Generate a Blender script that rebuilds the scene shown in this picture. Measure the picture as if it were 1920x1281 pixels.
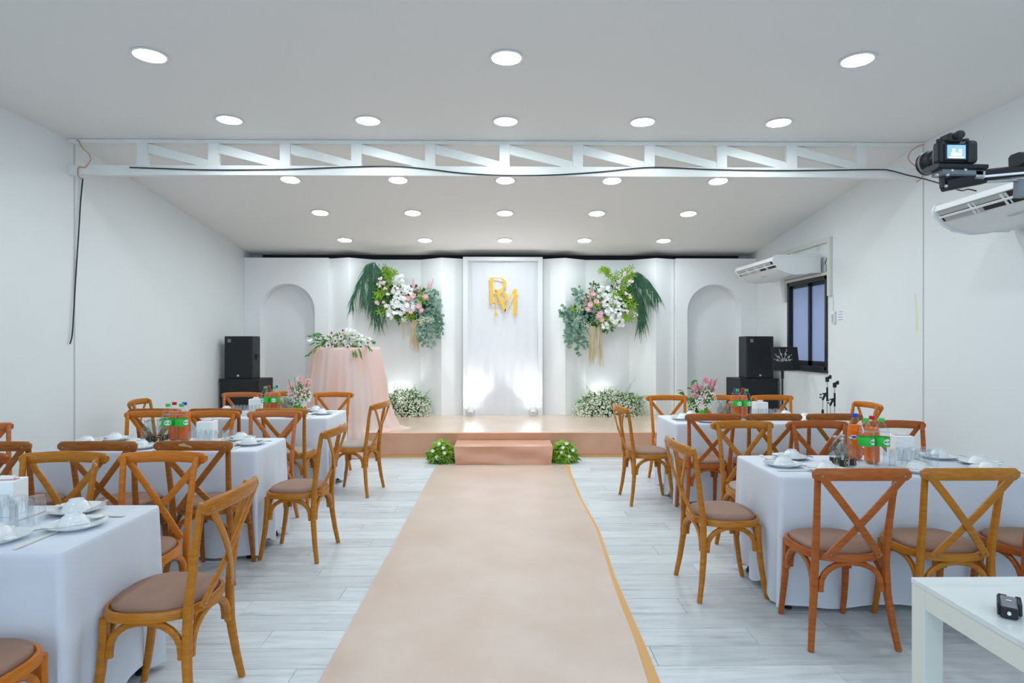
import bpy, bmesh, math, random
from mathutils import Vector, Matrix, Quaternion
R = math.radians; PI = math.pi
rnd = random.Random(7)
for o in list(bpy.data.objects): bpy.data.objects.remove(o)
SC = bpy.context.scene; COL = SC.collection

# ------------------------------------------------------------------ camera
PSI = R(0.797)
cd = bpy.data.cameras.new('camera'); cam = bpy.data.objects.new('camera', cd); COL.objects.link(cam)
cam.location = (0, 0, 1.5); cam.rotation_euler = (R(90), 0, -PSI)
cd.sensor_width = 36; cd.lens = 36*1150/1920; cd.clip_start = 0.05; cd.clip_end = 100
SC.camera = cam
# ------------------------------------------------------------------ world, exposure
SC.cycles.transparent_max_bounces = 32
SC.view_settings.view_transform = 'Standard'; SC.view_settings.look = 'None'
SC.view_settings.exposure = 0.0; SC.view_settings.gamma = 1; SC.view_settings.use_curve_mapping = False
w = bpy.data.worlds.new('daylight'); SC.world = w; w.use_nodes = True
w.node_tree.nodes['Background'].inputs[0].default_value = (0.60, 0.77, 1.0, 1)
w.node_tree.nodes['Background'].inputs[1].default_value = 0.9
DOWNLIGHT = 84.0      # strength of a ceiling downlight's diffuser
UPLIGHT = 27.0        # watts of each small stage uplight
# daylight entering through the glazed front of the hall, behind the camera
def area(name, loc, rot, sx, sy, power, col):
    l = bpy.data.lights.new(name, 'AREA'); l.shape = 'RECTANGLE'; l.size = sx; l.size_y = sy; l.energy = power; l.color = col
    o = bpy.data.objects.new(name, l); COL.objects.link(o); o.location = loc; o.rotation_euler = rot; return o
area('daylight_from_front', (0, -2.75, 1.6), (R(90), 0, 0), 7.4, 2.6, 120, (0.62, 0.82, 1.0))

# ------------------------------------------------------------------ helpers
def ray(px, py):
    u = (px-960)/1150; v = (640.5-py)/1150
    x = u*math.cos(PSI)+math.sin(PSI); y = math.cos(PSI)-u*math.sin(PSI)
    return x/y, v/y
def P(px, py, Y):               # survey point: where a sight line meets the room plane at depth Y
    a, b = ray(px, py); return Vector((a*Y, Y, 1.5+b*Y))

MATS = {}
def mat(name, col, rough=0.5, metal=0, noise=None, bump=None, emit=None, trans=0, alpha=1, spec=0.5, sub=0, coat=0, ior=1.45, transl=0):
    m = bpy.data.materials.new(name); m.use_nodes = True; nt = m.node_tree; N = nt.nodes; L = nt.links
    b = N['Principled BSDF']; c = (*col, 1)
    b.inputs['Base Color'].default_value = c; b.inputs['Roughness'].default_value = rough; b.inputs['Metallic'].default_value = metal
    b.inputs['Specular IOR Level'].default_value = spec; b.inputs['IOR'].default_value = ior
    b.inputs['Transmission Weight'].default_value = trans; b.inputs['Alpha'].default_value = alpha
    b.inputs['Coat Weight'].default_value = coat; b.inputs['Coat Roughness'].default_value = .15
    if emit: b.inputs['Emission Color'].default_value = (*emit[0], 1); b.inputs['Emission Strength'].default_value = emit[1]
    tc = N.new('ShaderNodeTexCoord')
    def nz(scale, stretch=(1, 1, 1), detail=4, rot=(0, 0, 0)):
        mp = N.new('ShaderNodeMapping'); mp.inputs['Scale'].default_value = stretch; mp.inputs['Rotation'].default_value = rot
        L.new(tc.outputs['Object'], mp.inputs[0])
        n = N.new('ShaderNodeTexNoise'); n.inputs['Scale'].default_value = scale; n.inputs['Detail'].default_value = detail
        L.new(mp.outputs[0], n.inputs['Vector']); return n
    if noise:    # (scale, stretch, colour2, low, high)
        n = nz(noise[0], noise[1]); r = N.new('ShaderNodeValToRGB')
        r.color_ramp.elements[0].position = noise[3]; r.color_ramp.elements[1].position = noise[4]
        r.color_ramp.elements[0].color = (*noise[2], 1); r.color_ramp.elements[1].color = c
        L.new(n.outputs['Fac'], r.inputs[0]); L.new(r.outputs[0], b.inputs['Base Color'])
    if bump:     # (scale, stretch, strength, distance)
        n = nz(bump[0], bump[1]); bp = N.new('ShaderNodeBump'); bp.inputs['Strength'].default_value = bump[2]; bp.inputs['Distance'].default_value = bump[3]
        L.new(n.outputs['Fac'], bp.inputs['Height']); L.new(bp.outputs[0], b.inputs['Normal'])
    if transl:
        t = N.new('ShaderNodeBsdfTranslucent'); t.inputs[0].default_value = c
        mx = N.new('ShaderNodeMixShader'); mx.inputs[0].default_value = transl
        L.new(b.outputs[0], mx.inputs[1]); L.new(t.outputs[0], mx.inputs[2]); L.new(mx.outputs[0], N['Material Output'].inputs[0])
    MATS[name] = m; return m

def thin(name, tint, refl=.10, rough=.04):
    m = bpy.data.materials.new(name); m.use_nodes = True; nt = m.node_tree; N = nt.nodes; L = nt.links
    N.remove(N['Principled BSDF']); t = N.new('ShaderNodeBsdfTransparent'); t.inputs[0].default_value = (*tint, 1)
    g = N.new('ShaderNodeBsdfGlossy'); g.inputs['Roughness'].default_value = rough
    lw = N.new('ShaderNodeLayerWeight'); lw.inputs[0].default_value = .35
    mr = N.new('ShaderNodeMapRange'); mr.inputs[3].default_value = refl; mr.inputs[4].default_value = .6
    L.new(lw.outputs['Facing'], mr.inputs[0]); pw_ = N.new('ShaderNodeMath'); pw_.operation = 'POWER'; pw_.inputs[1].default_value = 1.6
    L.new(mr.outputs[0], pw_.inputs[0]); mx = N.new('ShaderNodeMixShader'); L.new(pw_.outputs[0], mx.inputs[0]); L.new(t.outputs[0], mx.inputs[1]); L.new(g.outputs[0], mx.inputs[2])
    L.new(mx.outputs[0], N['Material Output'].inputs[0]); return m

class MB:
    def __init__(s): s.v = []; s.f = []; s.mi = []; s.cur = 0
    def add(s, vs, fs):
        k = len(s.v); s.v += [tuple(q) for q in vs]; s.f += [tuple(i+k for i in f) for f in fs]; s.mi += [s.cur]*len(fs); return s
    def box(s, c, d, rot=None):
        x, y, z = d[0]/2, d[1]/2, d[2]/2
        vs = [Vector((a*x, b*y, e*z)) for a in (-1, 1) for b in (-1, 1) for e in (-1, 1)]
        if rot is not None: vs = [rot @ q for q in vs]
        vs = [q+Vector(c) for q in vs]
        return s.add(vs, [(0, 1, 3, 2), (4, 6, 7, 5), (0, 4, 5, 1), (2, 3, 7, 6), (0, 2, 6, 4), (1, 5, 7, 3)])
    def bb(s, x0, x1, y0, y1, z0, z1): return s.box(((x0+x1)/2, (y0+y1)/2, (z0+z1)/2), (x1-x0, y1-y0, z1-z0))
    def prism(s, poly, fn, a, b):      # poly of (p,q), fn(p,q,t)->xyz, extruded t=a..b
        n = len(poly)
        vs = [fn(p, q, a) for p, q in poly]+[fn(p, q, b) for p, q in poly]
        fs = [tuple(range(n))[::-1], tuple(range(n, 2*n))]+[(i, (i+1) % n, n+(i+1) % n, n+i) for i in range(n)]
        return s.add(vs, fs)
    def sweep(s, path, sizes, up=(0, 0, 1), n=8, e=1.0, caps=True):
        path = [Vector(p) for p in path]; up = Vector(up); m = len(path); vs = []
        for i, p in enumerate(path):
            t = (path[min(i+1, m-1)]-path[max(i-1, 0)]).normalized()
            sd = t.cross(up)
            if sd.length < 1e-4: sd = t.cross(Vector((1, 0.01, 0)))
            sd.normalize(); u2 = sd.cross(t).normalized()
            a, b = sizes[i] if isinstance(sizes, list) else sizes
            for k in range(n):
                th = 2*PI*(k+.5)/n; c, q = math.cos(th), math.sin(th)
                c = math.copysign(abs(c)**e, c); q = math.copysign(abs(q)**e, q)
                vs.append(p+sd*a*c+u2*b*q)
        fs = [(i*n+k, i*n+(k+1) % n, (i+1)*n+(k+1) % n, (i+1)*n+k) for i in range(m-1) for k in range(n)]
        if caps: fs += [tuple(range(n))[::-1], tuple(range((m-1)*n, m*n))]
        return s.add(vs, fs)
    def tube(s, path, r, n=6): return s.sweep(path, (r, r) if not isinstance(r, list) else [(q, q) for q in r], n=n)
    def lathe(s, prof, c=(0, 0, 0), n=16, M=None, capb=True, capt=True):
        vs = []
        for r, z in prof:
            for k in range(n):
                q = Vector((r*math.cos(2*PI*k/n), r*math.sin(2*PI*k/n), z))
                if M is not None: q = M @ q
                vs.append(q+Vector(c))
        m = len(prof)
        fs = [(i*n+k, i*n+(k+1) % n, (i+1)*n+(k+1) % n, (i+1)*n+k) for i in range(m-1) for k in range(n)]
        if capb: fs.append(tuple(range(n))[::-1])
        if capt: fs.append(tuple(range((m-1)*n, m*n)))
        return s.add(vs, fs)
    def ball(s, c, r, n=8, m=5, M=None):
        r = r if isinstance(r, (tuple, list)) else (r, r, r)
        vs = []
        for i in range(m+1):
            ph = PI*i/m
            for k in range(n):
                q = Vector((r[0]*math.sin(ph)*math.cos(2*PI*k/n), r[1]*math.sin(ph)*math.sin(2*PI*k/n), -r[2]*math.cos(ph)))
                if M is not None: q = M @ q
                vs.append(q+Vector(c))
        return s.add(vs, [(i*n+k, i*n+(k+1) % n, (i+1)*n+(k+1) % n, (i+1)*n+k) for i in range(m) for k in range(n)])
    def leaf(s, base, d, L, W, nrm=None, droop=.2, seg=3, fold=.25):
        base = Vector(base); d = Vector(d).normalized()
        nr = Vector(nrm) if nrm is not None else Vector((rnd.gauss(0, 1), rnd.gauss(0, 1), rnd.gauss(0, 1)))
        sd = d.cross(nr)
        if sd.length < 1e-3: sd = d.cross(Vector((0.3, 1, 0.2)))
        sd.normalize(); nn = sd.cross(d).normalized()
        vs = []; k = []
        for i in range(seg+1):
            t = i/seg; wv = W*.5*math.sin(PI*(0.12+0.83*t))**.8 if 0 < i < seg else W*.06
            c = base+d*L*t+Vector((0, 0, -1))*droop*L*t*t
            vs += [c-sd*wv+nn*wv*fold, c, c+sd*wv+nn*wv*fold]
        fs = []
        for i in range(seg):
            a = i*3; fs += [(a, a+1, a+4, a+3), (a+1, a+2, a+5, a+4)]
        return s.add(vs, fs)
    def flower(s, c, d, r, petals=5, cup=.3, w=.8):
        c = Vector(c); d = Vector(d).normalized()
        a = d.cross(Vector((.2, .3, 1))); a.normalize(); b = d.cross(a)
        ph = rnd.random()*6
        for k in range(petals):
            t = ph+2*PI*k/petals; o = a*math.cos(t)+b*math.sin(t); sd = d.cross(o)
            wv = r*w*PI/petals*.8
            s.add([c, c+o*r*.5-sd*wv+d*r*cup*.6, c+o*r+d*r*cup, c+o*r*.5+sd*wv+d*r*cup*.6], [(0, 1, 2, 3)])
        return s
    def build(s, name, m, parent=None, smooth=True, bevel=0, sub=0, solid=0, auto=35, loc=None, rot=None):
        me = bpy.data.meshes.new(name); me.from_pydata(s.v, [], s.f)
        ml = m if isinstance(m, (list, tuple)) else [m]
        for q in ml: me.materials.append(q)
        if len(ml) > 1: me.polygons.foreach_set('material_index', s.mi)
        bm = bmesh.new(); bm.from_mesh(me)
        bmesh.ops.remove_doubles(bm, verts=bm.verts, dist=1e-6)
        bmesh.ops.recalc_face_normals(bm, faces=bm.faces)
        for f in bm.faces: f.smooth = smooth
        if smooth:
            for e in bm.edges:
                if len(e.link_faces) == 2 and e.calc_face_angle(0) > R(auto): e.smooth = False
        bm.to_mesh(me); bm.free()
        o = bpy.data.objects.new(name, me); COL.objects.link(o)
        if parent is not None: o.parent = parent
        if solid: md = o.modifiers.new('s', 'SOLIDIFY'); md.thickness = solid; md.offset = 0
        if bevel: md = o.modifiers.new('b', 'BEVEL'); md.width = bevel; md.segments = 2; md.limit_method = 'ANGLE'; md.angle_limit = R(40)
        if sub: md = o.modifiers.new('u', 'SUBSURF'); md.levels = sub; md.render_levels = sub
        if loc is not None: o.location = loc
        if rot is not None: o.rotation_euler = rot
        return o
def tag(o, label=None, cat=None, group=None, kind=None):
    if label: o['label'] = label
    if cat: o['category'] = cat
    if group: o['group'] = group
    if kind: o['kind'] = kind
    return o
def thing(name, label, cat, loc=(0, 0, 0), rz=0, group=None):
    o = bpy.data.objects.new(name, None); COL.objects.link(o); o.location = loc; o.rotation_euler = (0, 0, rz)
    o.empty_display_size = .1
    return tag(o, label, cat, group)
def kids(o): return [c for c in ALLKIDS.get(o.name, [])]
def copy_tree(o, parent=None, remat=None):
    c = o.copy(); COL.objects.link(c)
    if parent is not None: c.parent = parent
    if remat and c.type == 'MESH' and c.material_slots:
        for a, b in remat.items():
            for sl in c.material_slots:
                if sl.material == a: sl.link = 'OBJECT'; sl.material = b
    for ch in list(o.children): copy_tree(ch, c, remat)
    return c
def text_mesh(txt, size, depth=0.0005):
    cu = bpy.data.curves.new('t', 'FONT'); cu.body = txt; cu.size = size; cu.extrude = depth; cu.align_x = 'CENTER'; cu.align_y = 'CENTER'; cu.resolution_u = 2
    o = bpy.data.objects.new('t', cu); COL.objects.link(o)
    bpy.context.view_layer.update()
    me = bpy.data.meshes.new_from_object(o.evaluated_get(bpy.context.evaluated_depsgraph_get()))
    bpy.data.objects.remove(o); return me
def text_obj(name, txt, size, m, parent, loc, rot):
    me = text_mesh(txt, size); me.materials.clear(); me.materials.append(m)
    o = bpy.data.objects.new(name, me); COL.objects.link(o); o.parent = parent; o.location = loc; o.rotation_euler = rot; return o

# ------------------------------------------------------------------ materials
Mwall = mat('wall_paint', (.84, .87, .875), .55, bump=(90, (1, 1, 1), .04, .002), noise=(1.2, (1, 1, 1), (.815, .845, .85), .3, .7))
Mceil = mat('ceiling_paint', (.86, .845, .82), .7)
Mtrussw = mat('truss_paint', (.84, .85, .83), .4, noise=(6, (1, 1, 1), (.80, .80, .75), .3, .6))
Mwhite = mat('white_panel', (.92, .93, .925), .5)
Mwhiteg = mat('white_gloss', (.83, .845, .84), .3)
Mfab = mat('white_fabric', (.76, .775, .80), .8, bump=(10, (4, 1, .6), .25, .01))
Mcloth = mat('tablecloth_white', (.78, .82, .90), .75, bump=(5, (1, 1, 1), .35, .02), transl=.08)
Mdarkvoid = mat('dark_void', (.035, .028, .025), .9)
Mseam = mat('seam_grey', (.58, .60, .60), .7)
def woodm(n, c, d): return mat(n, c, .38, noise=(9, (1.5, 1.5, 9), d, .25, .75), coat=.12, spec=.35, bump=(40, (1, 1, 6), .05, .001))
W_honey = woodm('wood_honey', (.56, .215, .016), (.38, .125, .008))
W_orange = woodm('wood_orange', (.68, .215, .016), (.48, .135, .008))
W_red = woodm('wood_red', (.50, .135, .022), (.32, .072, .010))
W_brown = woodm('wood_brown', (.44, .145, .018), (.24, .068, .008))
W_pink = woodm('wood_rosy', (.62, .205, .065), (.45, .13, .035))
Mpad = mat('seat_leatherette', (.34, .20, .145), .6, spec=.3, bump=(60, (1, 1, 1), .15, .002), noise=(6, (1, 1, 1), (.29, .168, .118), .3, .7))
Mpad2 = mat('seat_leatherette_grey', (.38, .30, .25), .55, bump=(60, (1, 1, 1), .15, .002))
Mbolt = mat('bolt', (.35, .30, .22), .35, metal=.8)
Mblack = mat('black_vinyl', (.018, .020, .024), .55, bump=(120, (1, 1, 1), .3, .002))
Mblackm = mat('black_metal', (.02, .02, .022), .4, metal=.3)
Mgrille = mat('speaker_grille', (.012, .014, .017), .6, bump=(300, (1, 1, 1), .6, .003))
Mgrey = mat('grey_plastic', (.22, .23, .25), .45)
Msilver = mat('silver', (.55, .56, .58), .3, metal=.9)
Mcream = mat('cream_steel', (.74, .74, .67), .5)
Macw = mat('ac_white', (.80, .82, .82), .35)
Macg = mat('ac_flap', (.42, .44, .44), .4)
Macd = mat('ac_dark', (.02, .02, .022), .6)
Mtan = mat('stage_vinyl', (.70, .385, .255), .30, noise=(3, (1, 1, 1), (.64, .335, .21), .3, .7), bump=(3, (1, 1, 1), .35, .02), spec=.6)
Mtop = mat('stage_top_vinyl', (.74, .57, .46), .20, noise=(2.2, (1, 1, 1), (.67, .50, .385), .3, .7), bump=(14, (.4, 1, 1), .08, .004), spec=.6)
Mrun = mat('runner_glitter', (.70, .56, .48), .30, noise=(2.0, (1, 1, 1), (.63, .46, .37), .3, .72), bump=(260, (1, 1, 1), .35, .002), spec=.6)
Mkraft = mat('kraft_orange', (.72, .38, .12), .5)
Mplate = mat('china_white', (.82, .84, .85), .15, coat=.4)
Msteel = mat('cutlery_steel', (.62, .63, .64), .18, metal=1)
Mchop = mat('chopstick_sleeve', (.80, .76, .68), .6)
Mpet = thin('clear_pet', (.975, .985, .99), .09, .05)
Mglass = thin('clear_glass', (.975, .985, .99), .16)
Msodagl = thin('soda_bottle_glass', (.82, .88, .87), .2)
Mwater = thin('water', (.88, .93, .96), .06)
Morange = mat('orange_soda', (1.0, .21, .0), .6, spec=.1, transl=.2)
Mcola = mat('clear_soda', (.75, .82, .88), .1, alpha=.35)
Mgreenl = mat('green_label', (.03, .52, .05), .4)
Mgreenc = mat('green_cap', (.05, .55, .10), .35)
Mredc = mat('red_cap', (.70, .01, .03), .35)
Mbluec = mat('blue_cap', (.02, .06, .62), .35)
Mlabelw = mat('label_white', (.85, .88, .88), .4)
Mink = mat('label_ink', (.03, .06, .20), .5)
Mgold = mat('label_gold', (.62, .46, .15), .4, metal=.4)
Mgoldletter = mat('gold_letter', (.90, .52, .04), .35, metal=.15)
Mpinkc = mat('peach_tulle', (.97, .68, .59), .75, noise=(5, (1, 1, .15), (.94, .80, .76), .38, .6), transl=.3)
Mblush = mat('tissue_print', (.65, .25, .25), .6)
Mgvase = mat('green_vase', (.12, .55, .03), .12, spec=.8, transl=.3)
def lf(n, c, d, r=.5): return mat(n, c, r, noise=(14, (1, 1, 1), d, .3, .7), transl=.22)
G_dark = lf('leaf_dark', (.030, .155, .055), (.012, .075, .03))
G_palm = lf('leaf_palm', (.045, .175, .075), (.02, .085, .04))
G_lime = lf('leaf_lime', (.36, .56, .035), (.16, .36, .02))
G_mid = lf('leaf_mid', (.11, .33, .05), (.05, .19, .03))
G_euc = lf('leaf_eucalyptus', (.25, .41, .31), (.12, .24, .17))
G_euc2 = lf('leaf_eucalyptus_pale', (.36, .52, .42), (.20, .36, .28))
G_pale = lf('leaf_pale', (.40, .50, .36), (.28, .38, .24))
G_gyp = lf('gyp_cream', (.93, .94, .82), (.80, .84, .64))
F_white = mat('petal_white', (.95, .95, .92), .5, transl=.2)
F_pink = mat('petal_pink', (.93, .60, .60), .5, transl=.25)
F_hot = mat('petal_rose', (.88, .38, .48), .5, transl=.2)
F_blush = mat('petal_blush', (.90, .76, .74), .5, transl=.2)
F_core = mat('flower_core', (.14, .01, .03), .6)
F_yel = mat('flower_yellow', (.80, .62, .10), .6)
F_straw = mat('amaranth_straw', (.72, .60, .38), .7, transl=.15)
Mlamp = mat('led_diffuser', (1, 1, 1), .5, emit=((.85, .955, 1.0), DOWNLIGHT))
Mframe = mat('window_black', (.02, .022, .028), .4)
Mpane = mat('frosted_pane', (.62, .68, .84), .5, transl=.55)
Mmarble = mat('console_marble', (.80, .83, .83), .15, noise=(2.5, (1, 5, 1), (.68, .72, .74), .33, .48), coat=.3)
Mconsole = mat('console_frame', (.80, .82, .74), .45)
Mlcd = mat('camera_screen', (.2, .4, .6), .3, emit=((.25, .45, .75), .8))
Mlcdw = mat('camera_screen_room', (.8, .7, .7), .3, emit=((.85, .72, .74), .8))
Mcord = mat('orange_cord', (.62, .30, .16), .6)
Mpaper = mat('notice_paper', (.86, .86, .88), .7)
Mprint = mat('notice_print', (.45, .45, .60), .7)

# floor planks: tone changes from plank to plank
def plankm():
    m = mat('floor_plank_grey', (.60, .65, .68), .34, spec=.45); nt = m.node_tree; N = nt.nodes; L = nt.links; b = N['Principled BSDF']
    oi = N.new('ShaderNodeObjectInfo'); tc = N.new('ShaderNodeTexCoord'); ad = N.new('ShaderNodeVectorMath'); ad.operation = 'ADD'
    mu = N.new('ShaderNodeMath'); mu.operation = 'MULTIPLY'; mu.inputs[1].default_value = 37
    L.new(oi.outputs['Random'], mu.inputs[0]); cb = N.new('ShaderNodeCombineXYZ'); L.new(mu.outputs[0], cb.inputs[0]); L.new(mu.outputs[0], cb.inputs[1])
    L.new(tc.outputs['Object'], ad.inputs[0]); L.new(cb.outputs[0], ad.inputs[1])
    mp = N.new('ShaderNodeMapping'); mp.inputs['Scale'].default_value = (1.6, 16, 1); L.new(ad.outputs[0], mp.inputs[0])
    n = N.new('ShaderNodeTexNoise'); n.inputs['Scale'].default_value = 1.6; n.inputs['Detail'].default_value = 6; n.inputs['Roughness'].default_value = .62; L.new(mp.outputs[0], n.inputs['Vector'])
    r = N.new('ShaderNodeValToRGB'); e = r.color_ramp.elements
    e[0].position = .28; e[0].color = (.43, .465, .49, 1); e[1].position = .62; e[1].color = (.70, .73, .75, 1)
    q = e.new(.42); q.color = (.60, .635, .655, 1)
    L.new(n.outputs['Fac'], r.inputs[0])
    hs = N.new('ShaderNodeHueSaturation'); mr = N.new('ShaderNodeMapRange'); mr.inputs[3].default_value = .90; mr.inputs[4].default_value = 1.10
    L.new(oi.outputs['Random'], mr.inputs[0]); L.new(mr.outputs[0], hs.inputs['Value']); L.new(r.outputs[0], hs.inputs['Color']); L.new(hs.outputs[0], b.inputs['Base Color'])
    return m
Mplank = plankm(); Mjoint = mat('floor_joint', (.30, .33, .35), .7)

# ------------------------------------------------------------------ setting
XL, XR = -4.14, 4.08
YB, YT, YE, YF = -2.6, 5.92, 10.12, 10.6
ZC = 3.43; SL = .121
zc = lambda y: ZC-SL*max(0, y-YT)
floor = MB().bb(XL-.15, XR+.15, YB, YF, -.12, -.004).build('floor', Mjoint, smooth=False); tag(floor, kind='structure')
PW, PLN = .185, 1.23
def plank_mesh(L):
    x, y, h, c = L/2-.0008, PW/2-.0008, 0, .0015
    b = MB(); b.add([(-x, -y, -.004), (x, -y, -.004), (x, y, -.004), (-x, y, -.004), (-x+c, -y+c, h), (x-c, -y+c, h), (x-c, y-c, h), (-x+c, y-c, h)],
          [(4, 5, 6, 7), (0, 1, 5, 4), (1, 2, 6, 5), (2, 3, 7, 6), (3, 0, 4, 7)])
    return b
PM = {}
for j in range(33):
    y = 1.90+PW*(j+.5)
    x = XL-[.1, .75, .35, 1.0, .55][j % 5]+rnd.random()*.1
    while x < XR:
        a, e = max(x, XL), min(x+PLN, XR)
        if e-a > .1:
            k = round(e-a, 2)
            if k not in PM: PM[k] = plank_mesh(k).build('plank', Mplank, floor, smooth=False); o = PM[k]
            else: o = PM[k].copy(); COL.objects.link(o)
            o.location = ((a+e)/2, y, 0)
        x += PLN
tag(MB().bb(XL-.15, XL, YB, YF, 0, ZC+.1).build('wall_left', Mwall, smooth=False), kind='structure')
WY0, WY1, WZ0, WZ1 = 7.66, 8.72, 1.13, 2.33
wr = MB(); wr.bb(XR, XR+.15, YB, WY0, 0, ZC+.1); wr.bb(XR, XR+.15, WY1, YF, 0, ZC+.1); wr.bb(XR, XR+.15, WY0, WY1, 0, WZ0); wr.bb(XR, XR+.15, WY0, WY1, WZ1, ZC+.1)
tag(wr.build('wall_right', Mwall, smooth=False), kind='structure')
c = MB(); c.add([(XL, YB, ZC), (XR, YB, ZC), (XR, YT, ZC), (XL, YT, ZC), (XR, YE, zc(YE)), (XL, YE, zc(YE)),
     (XL, YB, ZC+.1), (XR, YB, ZC+.1), (XR, YT, ZC+.1), (XL, YT, ZC+.1), (XR, YE, zc(YE)+.1), (XL, YE, zc(YE)+.1)],
     [(0, 1, 2, 3), (3, 2, 4, 5), (6, 9, 8, 7), (9, 11, 10, 8), (5, 4, 10, 11), (0, 6, 7, 1), (1, 7, 8, 2), (2, 8, 10, 4), (0, 3, 9, 6), (3, 5, 11, 9)])
tag(c.build('ceiling', Mceil, smooth=False), kind='structure')
b = MB(); b.bb(XL-.15, XR+.15, YF, YF+.12, 0, 3.3); b.bb(XL-.15, XR+.15, YE, YF+.12, 3.3, 3.4)
tag(b.build('wall_far', Mdarkvoid, smooth=False), kind='structure')
# glazed front behind the camera
b = MB(); b.bb(XL-.15, XR+.15, YB-.12, YB, 2.9, ZC+.1); b.bb(XL-.15, XR+.15, YB-.12, YB, -.1, .3)
b.bb(XL-.15, -3.7, YB-.12, YB, .3, 2.9); b.bb(3.7, XR+.15, YB-.12, YB, .3, 2.9)
tag(b.build('wall_back', Mwall, smooth=False), kind='structure')
b = MB()
for x in (-3.7, -1.85, 0, 1.85, 3.7): b.bb(x-.03, x+.03, YB-.09, YB-.03, .3, 2.9)
for z in (.3, 2.1, 2.9): b.bb(-3.7, 3.7, YB-.09, YB-.03, z-.03, z+.03)
tag(b.build('window_2', Mframe, smooth=False), kind='structure')
# wall panel seams
tag(MB().bb(XL, XL+.004, 5.965, 5.985, 0, zc(5.98)).build('trim_1', Mseam, smooth=False), kind='structure')
tag(MB().bb(XR-.004, XR, 5.895, 5.91, 0, ZC).build('trim_2', Mseam, smooth=False), kind='structure')
# window in the right wall
wn = bpy.data.objects.new('window_1', None); COL.objects.link(wn); tag(wn, kind='structure')
b = MB()
for (y0, y1, z0, z1) in ((WY0, WY1, WZ1-.05, WZ1), (WY0, WY1, WZ0, WZ0+.05), (WY0, WY0+.045, WZ0, WZ1), (WY1-.045, WY1, WZ0, WZ1)): b.bb(XR-.02, XR+.09, y0, y1, z0, z1)
b.bb(XR-.035, XR+.09, WY0-.01, WY1+.01, WZ0-.03, WZ0)
b.build('window_frame', Mframe, wn, smooth=False, bevel=.004)
ym = 8.17
for (y0, y1, dx) in ((WY0+.045, ym+.04, .045), (ym-.02, WY1-.045, .015)):
    b = MB(); x0, x1 = XR+dx, XR+dx+.025
    for (a0, a1, z0, z1) in ((y0, y1, WZ1-.09, WZ1-.05), (y0, y1, WZ0+.05, WZ0+.11), (y0, y0+.04, WZ0+.05, WZ1-.05), (y1-.04, y1, WZ0+.05, WZ1-.05)): b.bb(x0, x1, a0, a1, z0, z1)
    s_ = b.build('sash', Mframe, wn, smooth=False)
    MB().bb(x0+.010, x0+.015, y0+.04, y1-.04, WZ0+.11, WZ1-.09).build('pane', Mpane, s_, smooth=False)
# ------------------------------------------------------------------ roof truss
t = thing('roof_truss', 'white painted steel roof truss spanning the room below the ceiling', 'truss', (0, YT, 0))
MB().bb(XL, XR, -.03, .03, 3.392, 3.428).build('top_chord', Mtrussw, t, smooth=False, bevel=.003)
MB().bb(XL, XR, -.03, .03, 3.088, 3.182).build('bottom_chord', Mtrussw, t, smooth=False, bevel=.004)
vx = [269, 402, 536, 669, 807, 946, 1083, 1217, 1352, 1483, 1613]
vX = [P(x, 300, YT).x for x in vx]
for x in vX: MB().bb(x-.05, x+.05, -.027, .027, 3.18, 3.394).build('vertical_post', Mtrussw, t, smooth=False, bevel=.003)
for a, e in zip(vX[:-1], vX[1:]):
    b = MB(); x0, x1 = a+.05, e-.05
    b.prism([(x0, 3.392), (x0, 3.30), (x1-.1, 3.182), (x1, 3.182), (x1, 3.235)], lambda p, q, s: (p, s, q), -.02, .02)
    b.build('diagonal_brace', Mtrussw, t, smooth=False, bevel=.002)

# ------------------------------------------------------------------ backdrop
ZS, ZT = .32, 2.838
bd = thing('stage_backdrop', 'white folded panel backdrop with two arched niches across the stage', 'backdrop', (0, 9.95, ZS))
def wl(p): return (p[0], p[1]-9.95, p[2]-ZS)
def panel(x0, y0, x1, y1):
    a, e = Vector((x0, y0)), Vector((x1, y1)); n = Vector((-(e-a).y, (e-a).x)).normalized()*.035
    b = MB(); q = [a, e, e+n, a+n]
    b.add([wl((p.x, p.y, z)) for z in (ZS, ZT) for p in q], [(0, 3, 2, 1), (4, 5, 6, 7), (0, 1, 5, 4), (1, 2, 6, 5), (2, 3, 7, 6), (3, 0, 4, 7)])
    b.build('panel', Mwhite, bd, smooth=False)
LP = [(-2.79, 9.93), (-2.47, 9.80), (-2.11, 10.05), (-1.35, 10.05), (-.99, 9.80), (-.62, 9.95)]
RP = [(.62, 9.95), (.99, 9.80), (1.35, 10.05), (2.07, 10.05), (2.445, 9.80), (2.77, 9.93)]
for L_ in (LP, RP):
    for a, e in zip(L_[:-1], L_[1:]): panel(*a, *e)
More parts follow.
